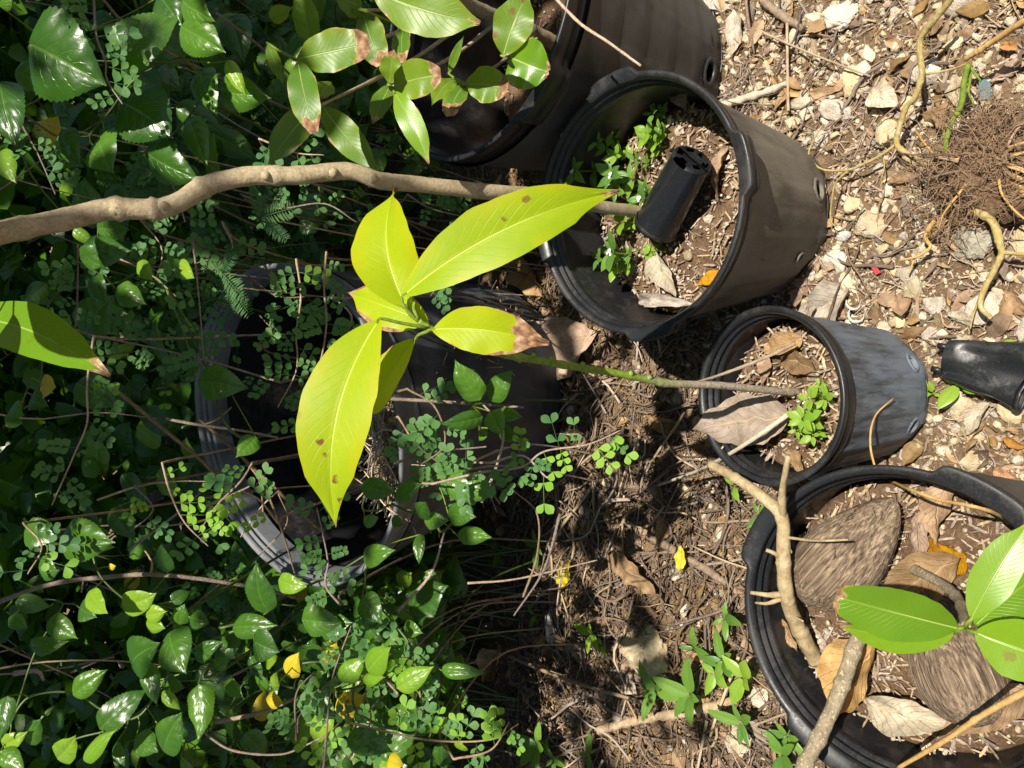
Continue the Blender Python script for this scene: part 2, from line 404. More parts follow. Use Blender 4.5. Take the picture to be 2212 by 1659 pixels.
def simple(name, c, r=.5):
    m = NT(name); a = m.noise(90, 4, m.pos()); m.base(m.mix(m.math('MULTIPLY', a, .5), c, tuple(x * .6 for x in c))); m.rough(r); m.bump(a, .3, .001); return m.m
M['flower'] = simple('white_petal', (.8, .8, .76), .6)
M['blue'] = simple('blue_plastic', (.08, .13, .15), .4)
M['stem_dark'] = simple('dark_green_stem', (.06, .10, .02), .5)
M['red'] = simple('red_plastic', (.5, .03, .04), .4)
M['nut'] = simple('dark_nut', (.05, .03, .025), .35)
M['bud'] = simple('yellow_petal', (.75, .5, .03), .6)

def husk_mat():
    m = NT('coconut_husk'); oc = m.coord('Object'); mp = m.n('Mapping'); mp.inputs['Scale'].default_value = (380, 380, 9); m.l(oc, mp.inputs[0])
    a = m.noise(1.0, 5, mp.outputs[0], .6, .25); b = m.noise(30, 5, oc, .6)
    col = m.ramp(m.math('ADD', m.math('MULTIPLY', a, .75), m.math('MULTIPLY', b, .25)), [(.36, (.055, .035, .022)), (.5, (.165, .115, .075)), (.64, (.34, .255, .17))])
    m.base(col); m.rough(.75, .3); m.bump(m.math('ADD', a, m.math('MULTIPLY', b, .4)), 1.0, .004); return m.m
M['husk'] = husk_mat()
M['rib_lime'] = simple('lime_midrib', (.40, .50, .05), .45)
M['rib_green'] = simple('pale_midrib', (.30, .38, .09), .45)
# ------------------------------------------------------------------ ground
def gh(x, y):
    k = 1.0 / (1 + max(0, math.hypot(x, y - .8) - 3) * .3)
    return (.012 * nz(x, y, 0, 3.1) + .007 * nz(x, y, 5, 9) + .004 * nz(x, y, 2, 27)) * k - .004
def build_ground():
    def axis(lo, hi, st):
        a = list(np.arange(lo, hi + 1e-6, st)); s = st
        while a[-1] < 400: s *= 1.5; a.append(a[-1] + s)
        s = st
        while a[0] > -400: s *= 1.5; a.insert(0, a[0] - s)
        return a
    xs = axis(-1.2, 1.3, .018); ys = axis(.15, 2.4, .018)
    V = [(x, y, gh(x, y)) for y in ys for x in xs]; n = len(xs)
    F = [(j * n + i, j * n + i + 1, (j + 1) * n + i + 1, (j + 1) * n + i) for j in range(len(ys) - 1) for i in range(n - 1)]
    o = link('ground', mesh_of('ground', V, F, M['soil'])); tag(o, 'bare brown stony soil under the pots and litter', 'ground', None, 'structure')
build_ground()

# ------------------------------------------------------------------ nursery pots
class Pot: pass
def lathe(prof, n=128, rad=None):
    """prof: list of (r, z); rad(theta, r, z) may alter r"""
    V = []; F = []
    for r, z in prof:
        for k in range(n):
            t = k / n * 2 * math.pi; q = rad(t, r, z) if rad else r
            V.append((q * math.cos(t), q * math.sin(t), z))
    for i in range(len(prof) - 1):
        for k in range(n):
            k2 = (k + 1) % n; F.append((i * n + k, i * n + k2, (i + 1) * n + k2, (i + 1) * n + k))
    return np.array(V), F
def angd(a, b): return abs((a - b + math.pi) % (2 * math.pi) - math.pi)
def make_pot(key, rimc, tx, ty, R, h, ratio, label, body_mat, tabs=(), tabw=.22, tabd=.0, rings=(), ribs=0, holes=(), band=.026, warp=.0, thick=.0028, seed=0, rough_in='plastic_in', rim_mat='plastic'):
    ax = np.array([math.sin(tx), math.sin(ty), 0]); ax[2] = math.sqrt(1 - ax @ ax)
    base = np.array(rimc) - ax * h
    root = thing('nursery_pot', base, label, 'plant pot', 'black plastic nursery pots')
    q = Vector((0, 0, 1)).rotation_difference(Vector(ax)); root.rotation_mode = 'QUATERNION'; root.rotation_quaternion = q
    P = Pot(); P.root = root; P.base = base; P.ax = ax; P.R = R; P.h = h; P.ratio = ratio
    P.mat = Matrix.Translation(Vector(base)) @ q.to_matrix().to_4x4(); P.r_at = lambda z: R * (ratio + (1 - ratio) * z / h)
    hb = h - band
    def wob(t): return 1 + warp * (math.sin(2 * t + seed) * .6 + .4 * math.sin(3 * t + 2 * seed))
    def rad_out(t, r, z):
        q = r * (1 + (wob(t) - 1) * z / h)
        if ribs:
            c = (t * ribs / (2 * math.pi)) % 1.0
            if .08 * h < z < .86 * h: q -= .0022 * (1 if .12 < c < .88 else 0)
            if abs(c - .5) < .03 and z < .93 * h: q += .0012
        for zr in rings:
            if z / h > zr: q += .0022
        # crimped foot of the pot
        if z < .10 * h: q -= .006 * (1 - z / (.10 * h)) * (.5 + .5 * math.cos(8 * t))
        return q
    zs = list(np.linspace(0, hb, 34))
    no = 168
    V, F = lathe([(P.r_at(z), z) for z in zs], no, rad_out)
    V2, F2 = lathe([(P.r_at(z) - thick, z) for z in zs], no, lambda t, r, z: r * (1 + (wob(t) - 1) * z / h) + sum(.0016 for zr in rings if z / h > zr))
    def keep(Vx, Fx):
        out = []
        for f in Fx:
            c = Vx[list(f)].mean(0); t = math.atan2(c[1], c[0]); r = math.hypot(c[0], c[1]); ok = True
            for (ht, hz, hr, hs) in holes:
                if (angd(t, ht) * r / hr) ** 2 + ((c[2] - hz) / (hr * hs)) ** 2 < 1: ok = False
            if ok: out.append(f)
        return out
    part(root, 'wall', V, keep(V, F), M[body_mat], True, local=True)
    fl = [f[::-1] for f in keep(V2, F2)]
    part(root, 'inner_wall', V2, fl, M[rough_in], True, local=True)
    for (ht, hz, hr, hs) in holes:      # raised lip round each drain hole
        r0 = P.r_at(hz); Vh = []; Fh = []
        for k in range(28):
            a = k / 28 * 2 * math.pi
            for (s, dr) in ((1.45, .0006), (1.25, .0026), (1.0, .0022), (.93, -.004)):
                t = ht + math.cos(a) * hr * s / r0; z = hz + math.sin(a) * hr * hs * s; rr = P.r_at(z) + dr
                Vh.append((rr * math.cos(t), rr * math.sin(t), z))
        for k in range(28):
            for m_ in range(3): Fh.append((k * 4 + m_, k * 4 + m_ + 1, ((k + 1) % 28) * 4 + m_ + 1, ((k + 1) % 28) * 4 + m_))
        part(root, 'drain_hole', Vh, [f[::-1] for f in Fh], M[body_mat], True, local=True)
    # rim: a stepped collar with rounded lip and finger tabs
    prof = [(-.0005, hb - .004), (.004, hb - .002), (.0055, hb + .006), (.0035, hb + .010), (.0035, hb + .013), (.006, hb + .016), (.0072, h - .004), (.0066, h - .001), (.0045, h), (.001, h - .0005), (-.0012, h - .003),
            (-.0030, h - .007), (-.0004, h - .0095), (-.0008, h - .0125), (-.0052, h - .0140), (-.0052, h - .0165), (-.0022, h - .0190), (-.0026, h - .0220), (-.0068, h - .0240), (-.0068, h - .0265), (-.0036, min(hb - .006, h - .0295))]
    def rad_rim(t, r, z):
        q = r * wob(t)
        for tb in (tabs if r - P.r_at(z) > .0031 or z > h - .0008 else ()):
            d = angd(t, tb)
            if d < tabw * 1.6:
                k = 1 / (1 + math.exp((d - tabw) / .010)); q += tabd * k
        return q
    V, F = lathe([(P.r_at(z) + d, z) for d, z in prof], 192, rad_rim)
    part(root, 'rim', V, F, M[rim_mat], True, local=True)
    r0 = P.r_at(0) - .004
    V, F = lathe([(r0 + .002, .004), (r0 - .012, .010), (r0 * .55, .008), (.001, .006)], 96); part(root, 'base', V, F, M['plastic_in'], True, local=True)
    return P
D2 = math.radians
POT_C = make_pot('C', (-.016, .582, .232), -.017, .093, .109, .226, .839, 'small black nursery pot scuffed pale grey holding the lime mango sapling', 'plastic_scuff', rings=(.05,), ribs=14,
                 holes=((D2(-64), .032, .010, .8), (D2(-118), .030, .010, .8)), warp=.012, seed=1)
POT_B = make_pot('B', (.243, .730, .326), -.1015, -.081, .168, .314, .805, 'dusty black nursery pot holding a small tube pot and the tall brown stem', 'plastic_dust', tabs=[D2(6), D2(-82), D2(186), D2(96)], tabw=.21, tabd=.010, ribs=8,
                 holes=((D2(-84), .045, .013, 1.0), (D2(-125), .07, .006, .8)), warp=.006, seed=2, band=.03)
POT_D = make_pot('D', (-.246, .372, .324), -.024, -.114, .158, .315, .79, 'wide black nursery pot holding two old coconuts', 'plastic_brown', tabs=[D2(-28), D2(62), D2(152), D2(242)], tabw=.24, tabd=.011, ribs=8,
                 holes=((D2(-40), .05, .013, 1.0),), warp=.008, seed=3, band=.03)
POT_A = make_pot('A', (.568, .967, .433), .005, -.061, .219, .4255, .80, 'large faded black nursery pot with spotted scorched leaves growing over it', 'plastic_brown', tabs=[D2(222), D2(312)], tabw=.2, tabd=.012, rings=(.18, .36, .55, .72, .88), ribs=6,
                 holes=((D2(-103), .042, .017, .8), (D2(-35), .04, .017, .8)), warp=.01, seed=4, band=.04)
POT_E = make_pot('E', (-.0765, 1.30, .586), -.143, -.242, .279, .558, .80, 'tilted large grey black nursery pot overgrown by twigs among the shrubs', 'plastic_grey', tabs=[], rings=(.2, .5, .8), ribs=0,
                 holes=((D2(-120), .06, .02, .8),), warp=.012, seed=5, band=.055, rim_mat='plastic_rim_grey')
POTS = [POT_A, POT_B, POT_C, POT_D, POT_E]
def in_pot_foot(x, y, m=.01):
    for P in POTS:
        if math.hypot(x - P.base[0], y - P.base[1]) < P.R * P.ratio + m: return True
    return False
def plane_hit(px, py, c, n):
    d = ray(px, py); return CAM + d * (((np.asarray(c) - CAM) @ n) / (d @ n))
def soil_at(P, px, py, lift=0.0):
    return plane_hit(px, py, P.base + P.ax * (P.soil + lift), P.ax)
def add_soil(P, zs, label, amp=.008, tilt=(0, 0)):
    P.soil = zs; r = P.r_at(zs) - .0045; V = []; F = []; nr, nt = 22, 64
    for i in range(nr + 1):
        for k in range(nt):
            t = k / nt * 2 * math.pi; q = r * i / nr if i else .0005; x, y = q * math.cos(t), q * math.sin(t)
            V.append((x, y, zs + amp * nz(x + zs, y, 3, 22) + amp * .5 * nz(x, y, 9, 70) + tilt[0] * x + tilt[1] * y - .01 * (1 if i == nr else 0)))
    for i in range(nr):
        for k in range(nt):
            k2 = (k + 1) % nt; F.append((i * nt + k, (i + 1) * nt + k, (i + 1) * nt + k2, i * nt + k2))
    o = link('potting_soil', mesh_of('potting_soil', V, F, M['pot_soil'])); o.matrix_world = P.mat
    tag(o, label, 'soil')
add_soil(POT_B, .195, 'dark crumbly soil filling the pot under the tube pot')
add_soil(POT_C, .165, 'brown leaf-strewn soil in the small scuffed pot')
add_soil(POT_D, .245, 'dry brown soil in the pot around the two coconuts')
add_soil(POT_A, .19, 'shaded dark soil in the large faded pot')
add_soil(POT_E, .10, 'thin dark soil at the bottom of the tilted overgrown pot')

# ------------------------------------------------------------------ prototype pieces for litter
def ico(sub=2):
    t = (1 + 5 ** .5) / 2
    V = [nrm(v) for v in [(-1, t, 0), (1, t, 0), (-1, -t, 0), (1, -t, 0), (0, -1, t), (0, 1, t), (0, -1, -t), (0, 1, -t), (t, 0, -1), (t, 0, 1), (-t, 0, -1), (-t, 0, 1)]]
    F = [(0, 11, 5), (0, 5, 1), (0, 1, 7), (0, 7, 10), (0, 10, 11), (1, 5, 9), (5, 11, 4), (11, 10, 2), (10, 7, 6), (7, 1, 8), (3, 9, 4), (3, 4, 2), (3, 2, 6), (3, 6, 8), (3, 8, 9), (4, 9, 5), (2, 4, 11), (6, 2, 10), (8, 6, 7), (9, 8, 1)]
    for _ in range(sub):
        c = {}; G = []
        def mid(a, b):
            k = (min(a, b), max(a, b))
            if k not in c: V.append(nrm(V[a] + V[b])); c[k] = len(V) - 1
            return c[k]
        for a, b, d in F:
            x, y, z = mid(a, b), mid(b, d), mid(d, a); G += [(a, x, z), (b, y, x), (d, z, y), (x, y, z)]
        F = G
    return np.array(V), F
def rock_geo(sub, seed, cuts=7, rough=.10):
    rr = np.random.default_rng(seed); V, F = ico(sub); V = V.copy()
    for _ in range(cuts):
        n = nrm(rr.normal(size=3)); d = rr.uniform(.5, .85); k = V @ n; m = k > d
        V[m] -= np.outer((k[m] - d) * .92, n)
    for i, v in enumerate(V):
        V[i] = v * (1 + rough * nz(v[0] + seed, v[1], v[2], 2.3) + rough * .7 * nz(v[0], v[1] + seed, v[2], 6.5) + rough * .5 * nz(v[0], v[1] + seed, v[2], 15))
    return V, F
ROCKS = [mesh_of('stone', *rock_geo(3, 100 + i, 9, .11), M['stone'], False) for i in range(14)]
for me in ROCKS: me.polygons.foreach_set('use_smooth', [True] * len(me.polygons))
ROCKS_LO = [rock_geo(1, 300 + i, 5, .1) for i in range(6)]
ROCKS_MID = [rock_geo(2, 320 + i, 8, .12) for i in range(6)]
def chip_geo(seed):
    rr = random.Random(seed); n = 7; V = []; F = []
    w = rr.uniform(.09, .2); th = rr.uniform(.03, .07)
    for i in range(n):
        t = i / (n - 1); x = t - .5; k = (1 if 0 < i < n - 1 else rr.uniform(.3, .85)); off = .03 * nz(t * 3, seed)
        y0 = -w * .5 * k * rr.uniform(.8, 1.1) + off; y1 = w * .5 * k * rr.uniform(.8, 1.1) + off; z = .05 * nz(t * 2, seed + 9)
        V += [(x, y0, z - th * .5), (x, y1, z - th * .4), (x + rr.uniform(-.02, .02), y1 * .9, z + th * .5), (x, y0 * .9, z + th * .6)]
    for i in range(n - 1):
        for k in range(4): F.append((i * 4 + k, i * 4 + (k + 1) % 4, (i + 1) * 4 + (k + 1) % 4, (i + 1) * 4 + k))
    F += [(3, 2, 1, 0), tuple((n - 1) * 4 + k for k in range(4))]
    return np.array(V), F
CHIPS = [chip_geo(i) for i in range(10)]
CHIP_ME = [mesh_of('wood_chip', v, f, M['chip'], False) for v, f in CHIPS]
def straw_geo(seed, bend=.08, sides=5):
    rr = random.Random(seed); P = np.array([(-.5, 0, 0), (-.2, rr.uniform(-bend, bend), rr.uniform(-.02, .03)), (.15, rr.uniform(-bend, bend), rr.uniform(-.02, .04)), (.5, rr.uniform(-bend, bend) * 1.5, 0)])
    return tube(crom(P, 9), np.linspace(.010, .006, 9) * rr.uniform(.7, 1.3), sides, knots=1, seed=seed)
STRAWS = [straw_geo(i) for i in range(12)]
STRAW_ME = [mesh_of('dry_stalk', v, f, M['thatch' if i % 3 == 0 else 'straw']) for i, (v, f) in enumerate(STRAWS)]
TWIG_ME = [mesh_of('twig', *tube(crom([(-.5, 0, 0), (-.25, U(-.06, .06), U(-.02, .05)), (.05, U(-.08, .08), U(0, .05)), (.3, U(-.08, .08), U(-.02, .03)), (.5, U(-.1, .1), 0)], 22), np.linspace(.022, .012, 22) * U(.7, 1.2), 7, .25, i, 3), M['twig']) for i in range(10)]
def dead_leaf_geo(seed, prof=None, width=None, rows=22, cols=6):
    rr = random.Random(seed)
    v, f, uv = leaf_geo((-.5, 0, 0), (.5, 0, 0), width or rr.uniform(.32, .55), (0, 0, 1), prof or rr.choice([prof_mango, prof_ovate, prof_lance]), rr.uniform(-.10, .16), rr.uniform(.15, .75), rr.uniform(.03, .09), rr.uniform(1.5, 4), rr.uniform(-1.2, 1.2), rows, cols, seed, 0, rr.uniform(-.07, .07), rr.uniform(-.5, .5))
    v = np.array([p + np.array([.02 * nz(p[0] * 9, p[1] * 9, seed + 3), .03 * nz(p[0] * 8, p[1] * 8, seed + 5), .075 * nz(p[0] * 4, p[1] * 5, seed) + .035 * nz(p[0] * 11, p[1] * 11, seed) + .014 * nz(p[0] * 25, p[1] * 25, seed)]) for p in v])
    v[:, 2] -= np.percentile(v[:, 2], 15); return v, f, uv
DEAD = {k: [] for k in ('dead', 'dead_taupe', 'dead_tan', 'dead_grey', 'dead_orange', 'yellow')}
for k in DEAD:
    for i in range(6):
        v, f, uv = dead_leaf_geo(40 + i * 7 + len(k)); DEAD[k].append(mesh_of('dead_leaf', v, f, M[k], True, uv))
def merge(protos, mats, rnd=True):
    """protos: list of (V,F); mats: list of (proto index, 4x4 array) -> one mesh with a random value per piece"""
    VV = []; FF = []; RR = []; o = 0
    for pi, T in mats:
        v, f = protos[pi]; w = v @ T[:3, :3].T + T[:3, 3]; VV.append(w); FF += [tuple(i + o for i in q) for q in f]; RR.append(np.full(len(v), random.random())); o += len(v)
    return np.vstack(VV), FF, {'rnd': np.concatenate(RR)}
def trs(loc, rot, sc):
    from mathutils import Euler
    m = Matrix.Translation(Vector(tuple(map(float, loc)))) @ Euler(rot).to_matrix().to_4x4() @ Matrix.Diagonal((*sc, 1)); return np.array(m)

def drop(name, me, loc, rot, sc, label, cat, group=None):
    o = link(name, me); o.location = tuple(map(float, loc)); o.rotation_euler = rot; o.scale = sc if hasattr(sc, '__len__') else (sc, sc, sc)
    return tag(o, label, cat, group)
def rnd_ground(x0, x1, y0, y1, m=.004):
    for _ in range(200):
        x, y = U(x0, x1), U(y0, y1)
        if not in_pot_foot(x, y, m): return x, y
    return x0, y0
# stones on the open ground
def sunny(x, y):    # how stony the ground is: open ground in front, leaf litter under the shrubs
    return 1 / (1 + math.exp((y - .86 + (.20 * max(0, -x - .0)) * 1.0 - .1 * x) / .07))
def near_what(x, y):
    best = min(((math.hypot(x - P.base[0], y - P.base[1]) - P.R, nm) for P, nm in ((POT_A, 'the large faded pot'), (POT_B, 'the dusty pot'), (POT_C, 'the scuffed pot'), (POT_D, 'the coconut pot'))), key=lambda q: q[0])
    if math.hypot(x - .40, y - .42) < .13: return 'the torn-up root ball'
    if math.hypot(x - .01, y - .34) < .09: return 'the crushed pot'
    if y > .95: return 'the shrubs'
    return best[1]
placed = []
n = 0; tries = 0
while n < 300 and tries < 40000:
    tries += 1
    x, y = rnd_ground(-.62, .80, .26, 1.25)
    if random.random() > sunny(x, y) + .05: continue
    s = min(.024, .0085 + np.random.default_rng(tries).exponential(.0062))
    if any((x - a) ** 2 + (y - b) ** 2 < ((s + c) * .78) ** 2 for a, b, c in placed): continue
    placed.append((x, y, s)); n += 1
    drop('stone', random.choice(ROCKS), (x, y, gh(x, y) + s * .18), (U(-.4, .4), U(-.4, .4), U(0, 6.3)), (s * U(.85, 1.3), s * U(.7, 1.05), s * U(.5, .75)),
         ('large' if s > .013 else 'small') + ' rough cream limestone chip on the ground by ' + near_what(x, y), 'stone', 'limestone chips by ' + near_what(x, y))
def hero_rock(px, py, wpx, label, mat, seed, sz=(1, 1, .6), rot=0.0, z=0.0):
    p = at_z(px, py, .02 + z); d = (p - CAM) @ FWD; s = wpx / FPX * d * .5
    v, f = rock_geo(4, seed, 12, .17); me = mesh_of('rock', v, f, M[mat])
    drop('rock', me, (p[0], p[1], gh(p[0], p[1]) + s * sz[2] * .4 + z), (U(-.15, .15), U(-.15, .15), rot), (s * sz[0], s * sz[1], s * sz[2]), label, 'rock'); placed.append((p[0], p[1], s))
hero_rock(2095, 515, 118, 'large pale grey limestone rock below the torn-up root ball', 'stone_grey', 11, (1.05, .95, .6))
hero_rock(1392, 1418, 150, 'flat yellowish limestone slab lying in the dry stalks', 'stone', 31, (1.0, .95, .62), .3)
hero_rock(1588, 1598, 92, 'pitted cream limestone rock half under weed leaves', 'stone', 13, (1, .9, .7))
hero_rock(1805, 30, 75, 'rounded cream limestone rock by the big pot foot', 'stone', 14, (.85, 1.1, .7))
hero_rock(1985, 540, 60, 'angular cream rock beside the wilted vine end', 'stone', 15)
hero_rock(1835, 155, 62, 'split cream limestone rock beside the fallen stalks', 'stone', 16)
hero_rock(1950, 590, 50, 'knobbly cream limestone lump next to the thin vine', 'stone', 17)
hero_rock(2065, 880, 62, 'wedge of cream limestone beside the crushed pot', 'stone', 18)
hero_rock(1890, 735, 60, 'broad cream limestone chunk by the small scuffed pot', 'stone', 19)
hero_rock(2080, 690, 58, 'long cream limestone chunk above the crushed pot', 'stone', 20, (1.5, .7, .6), 1.2)
# gravel: too fine to count
ms = []
while len(ms) < 9000:
    x, y = rnd_ground(-.75, .95, .22, 1.35, 0)
    if random.random() > sunny(x, y) * .95 + .05: continue
    s = .0008 + .0013 * random.random() ** 2 * 2.2; ms.append((random.randrange(6), trs((x, y, gh(x, y) + s * .3), (U(0, 6), U(0, 6), U(0, 6)), (s * U(.8, 1.4), s, s * .8))))
v, f, a = merge(ROCKS_LO, ms); o = link('gravel', mesh_of('gravel', v, f, M['stone'], False, None, a)); tag(o, 'fine cream gravel and grit scattered over the soil', 'gravel', None, 'stuff')
ms = []
while len(ms) < 5200:
    x, y = rnd_ground(-.75, .95, .22, 1.3, 0)
    if random.random() > sunny(x, y) * .95 + .05: continue
    s = .0022 + .0058 * random.random() ** 1.7; ms.append((random.randrange(6), trs((x, y, gh(x, y) + s * .25), (U(0, 6), U(0, 6), U(0, 6)), (s * U(.8, 1.4), s, s * .75))))
v, f, a = merge(ROCKS_MID, ms); o = link('pebbles', mesh_of('pebbles', v, f, M['stone'], True, None, a)); tag(o, 'small cream limestone crumbs thickly strewn over the soil', 'pebbles', None, 'stuff')
# wood chips
n = 0
while n < 300:
    x, y = rnd_ground(-.62, .82, .26, 1.15)
    if random.random() > sunny(x, y) + .12: continue
    n += 1; L = .020 + .04 * random.random() ** 2
    drop('wood_chip', random.choice(CHIP_ME), (x, y, gh(x, y) + U(.002, .007)), (U(-.25, .25), U(-.25, .25), U(0, 6.3)), (L, L * U(.7, 1.5), L * U(.8, 1.4)),
         'weathered brown wood chip on the ground by ' + near_what(x, y), 'wood chip', 'wood chips by ' + near_what(x, y))
ms = []
for i in range(24000):
    x, y = rnd_ground(-.8, 1.0, .22, 1.7, 0)
    if i > 4200 and random.random() > sunny(x, y): continue
    L = .004 + .020 * random.random() ** 1.6; ms.append((random.randrange(10), trs((x, y, gh(x, y) + U(.0005, .005)), (U(-.4, .4), U(-.4, .4), U(0, 6.3)), (L, L * U(.5, 1.3), L))))
v, f, a = merge(CHIPS, ms); o = link('mulch', mesh_of('mulch', v, f, M['chip'], False, None, a)); tag(o, 'fine shredded bark and leaf crumbs covering the soil', 'mulch', None, 'stuff')
ms = []
while len(ms) < 2600:      # fibres between the stones
    x, y = rnd_ground(-.75, .95, .22, 1.2, 0)
    if random.random() > sunny(x, y) + .1: continue
    L = U(.015, .07); ms.append((random.randrange(12), trs((x, y, gh(x, y) + U(.002, .008)), (U(-.15, .15), U(-.15, .15), U(0, 6.3)), (L, L * U(.9, 2.0), L * U(.8, 1.6)))))
v, f, a = merge(STRAWS, ms); o = link('plant_fibre', mesh_of('plant_fibre', v, f, M['chip'], True, None, a)); tag(o, 'short dry plant fibres lying between the stones', 'fibre', None, 'stuff')
# dry stalks: a thatch of them under the shrubs
def zone_thatch(x, y): return (1 - sunny(x, y))
n = 0
while n < 280:
    x, y = rnd_ground(-.85, .45, .62, 1.30)
    if random.random() > zone_thatch(x, y): continue
    n += 1; L = U(.07, .22); a0 = random.gauss(2.3 if x < 0 else .6, .7)
    drop('dry_stalk', random.choice(STRAW_ME), (x, y, gh(x, y) + U(.008, .034)), (U(-.1, .1), U(-.14, .14), a0), (L, L * U(.9, 1.8), L * U(.9, 1.6)), ('long' if L > .15 else 'short' if L < .10 else 'thin') + ' brown dry stalk matted on the ground by ' + near_what(x, y), 'stalk', 'dry stalks matted by ' + near_what(x, y))
ms = []
for i in range(8500):
    x, y = rnd_ground(-1.3, 1.3, .5, 2.6, 0) if i < 3500 else rnd_ground(-.95, .5, .58, 1.4, 0)
    if random.random() > zone_thatch(x, y) + .10: continue
    L = U(.02, .15); w_ = .5 + 2.2 * random.random() ** 2; ms.append((random.randrange(12), trs((x, y, gh(x, y) + U(.001, .022)), (U(-.15, .15), U(-.2, .2), random.gauss(2.3, .8)), (L, L * w_, L * w_ * .8))))
v, f, a = merge(STRAWS, ms); o = link('straw_thatch', mesh_of('straw_thatch', v, f, M['thatch'], True, None, a)); tag(o, 'matted fine dry straw and stems under the shrubs', 'straw', None, 'stuff')
n = 0
while n < 70:
    x, y = rnd_ground(-.62, .82, .27, 1.2); n += 1; L = U(.05, .14)
    drop('twig', random.choice(TWIG_ME), (x, y, gh(x, y) + U(.004, .012)), (U(-.06, .06), U(-.1, .1), U(0, 6.3)), (L, L, L * .9), 'short knobbly grey brown twig dropped on the ground by ' + near_what(x, y), 'twig', 'twigs dropped by ' + near_what(x, y))
LL = [dead_leaf_geo(800 + i, rows=8, cols=3)[:2] for i in range(8)]; ms = []
while len(ms) < 2900:
    x, y = rnd_ground(-1.0, .9, .26, 1.5, 0)
    if random.random() > zone_thatch(x, y) * .6 + .40: continue
    L = .012 + .04 * random.random() ** 1.5; ms.append((random.randrange(8), trs((x, y, gh(x, y) + U(.001, .012)), (U(-.6, .6), U(-.6, .6), U(0, 6.3)), (L, L * U(.7, 1.4), L))))
v, f, a = merge(LL, ms); o = link('leaf_litter', mesh_of('leaf_litter', v, f, M['dead'], True, None, a)); tag(o, 'crumbled brown leaf litter among the stalks', 'leaf litter', None, 'stuff')
# dead leaves
def dead(kind, x, y, z, L, rz, label, group=None, rx=0., ry=0., i=None, w=1.0):
    return drop('dead_leaf', DEAD[kind][random.randrange(6) if i is None else i], (x, y, z), (rx, ry, rz), (L, L * w, L), label, 'dead leaf', group)
n = 0
while n < 230:
    x, y = rnd_ground(-.75, .85, .27, 1.4); n += 1
    k = random.choice(['dead', 'dead', 'dead_tan', 'dead_grey', 'dead_grey', 'dead']); wd = {'dead': 'curled brown', 'dead_tan': 'warm tan', 'dead_grey': 'bleached grey'}[k]; nw = near_what(x, y)
    L = U(.014, .042) if n % 4 or y < .8 else U(.05, .09)
    dead(k, x, y, gh(x, y) + U(.003, .010), L, U(0, 6.3), wd + ' dead leaf piece on the ground by ' + nw, wd + ' dead leaves by ' + nw, U(-.5, .5), U(-.5, .5), None, U(.7, 1.3))
def hero_dead(kind, px, py, Lpx, angle, label, i=0, w=1.0, z=.012, P=None, rx=0., ry=0.):
    """angle: direction of the leaf in the picture in degrees, 0 = to the right"""
    p = at_z(px, py, z) if P is None else soil_at(P, px, py, z)
    q = at_z(px + 20 * math.cos(math.radians(angle)), py + 20 * math.sin(math.radians(angle)), p[2]); d = q - p
    dead(kind, p[0], p[1], p[2] + (gh(p[0], p[1]) if P is None else 0), np.linalg.norm(d) * Lpx / 20, math.atan2(d[1], d[0]), label, None, rx, ry, i, w)
hero_dead('yellow', 1465, 1210, 62, 95, 'fallen bright yellow leaf with a torn hole on dry stalks', 1, .9, .04)
hero_dead('yellow', 1222, 1245, 62, 110, 'faded yellow leaf lying among the dry stalks', 2, 1.3, .03)
hero_dead('dead_tan', 1205, 745, 150, 160, 'broad brown leaf under the lime sapling stem', 3, 1.3, .02)
hero_dead('dead_tan', 1140, 575, 150, 70, 'large tan leaf propped in the shade behind the dusty pot', 0, 1.2, .03, None, .4, .2)
hero_dead('dead', 1370, 1245, 150, 40, 'long curled brown leaf beside the yellow fallen leaf', 1, .9, .03)
hero_dead('dead_tan', 1065, 1440, 75, 120, 'orange brown dead leaf beside the glossy weed', 2, 1.2, .03)
hero_dead('dead_grey', 1905, 215, 70, 30, 'grey crumpled leaf beside the branching vine', 3, 1.3)
hero_dead('dead_grey', 1585, 70, 105, 95, 'long pale dead leaf beside the foot of the big pot', 4, .8)
hero_dead('dead_tan', 1690, 215, 75, 120, 'rolled tan leaf by the split stick', 5, .8)
hero_dead('dead_tan', 2040, 250, 75, 100, 'upright curled brown leaf under the vine fork', 0, 1.4, .02, None, .6)
hero_dead('dead_grey', 1775, 655, 120, 150, 'crumpled grey brown leaf between the dusty pot and the scuffed pot', 1, 1.4)
hero_dead('dead_grey', 1740, 690, 80, 100, 'folded pale leaf tucked by the scuffed pot rim', 2, 1.2)
hero_dead('dead_grey', 2110, 905, 85, 125, 'thick pale dried leaf sticking out under the crushed pot', 3, .8, .02, None, .3)
hero_dead('dead_orange', 2195, 955, 60, 20, 'reddish brown leaf on the sunlit ground', 4, 1.1)
hero_dead('dead_orange', 2170, 1030, 65, 30, 'dark red curled leaf beside the coconut pot', 5, .9)
hero_dead('dead_orange', 2175, 100, 45, 10, 'small bright red leaf scrap beside the tan stem', 1, .9)
hero_dead('dead_orange', 1530, 600, 55, 150, 'orange dead leaf against the inside of the dusty pot', 2, 1.0, .012, POT_B)
hero_dead('dead_grey', 1435, 590, 110, 65, 'pale holed leaf lying in the dusty pot', 3, .75, .014, POT_B)
hero_dead('dead_grey', 1440, 655, 130, 5, 'long rolled pale leaf inside the dusty pot wall', 0, .55, .02, POT_B)
hero_dead('dead_grey', 1465, 205, 80, 60, 'papery pale leaf leaning in the back of the dusty pot', 4, 1.0, .03, POT_B, .5)
hero_dead('dead', 1560, 375, 120, 100, 'long brown leaf wedged beside the tube pot', 5, .6, .012, POT_B)
hero_dead('dead', 1690, 745, 90, 160, 'crumpled brown leaf at the back of the scuffed pot', 0, 1.2, .012, POT_C)
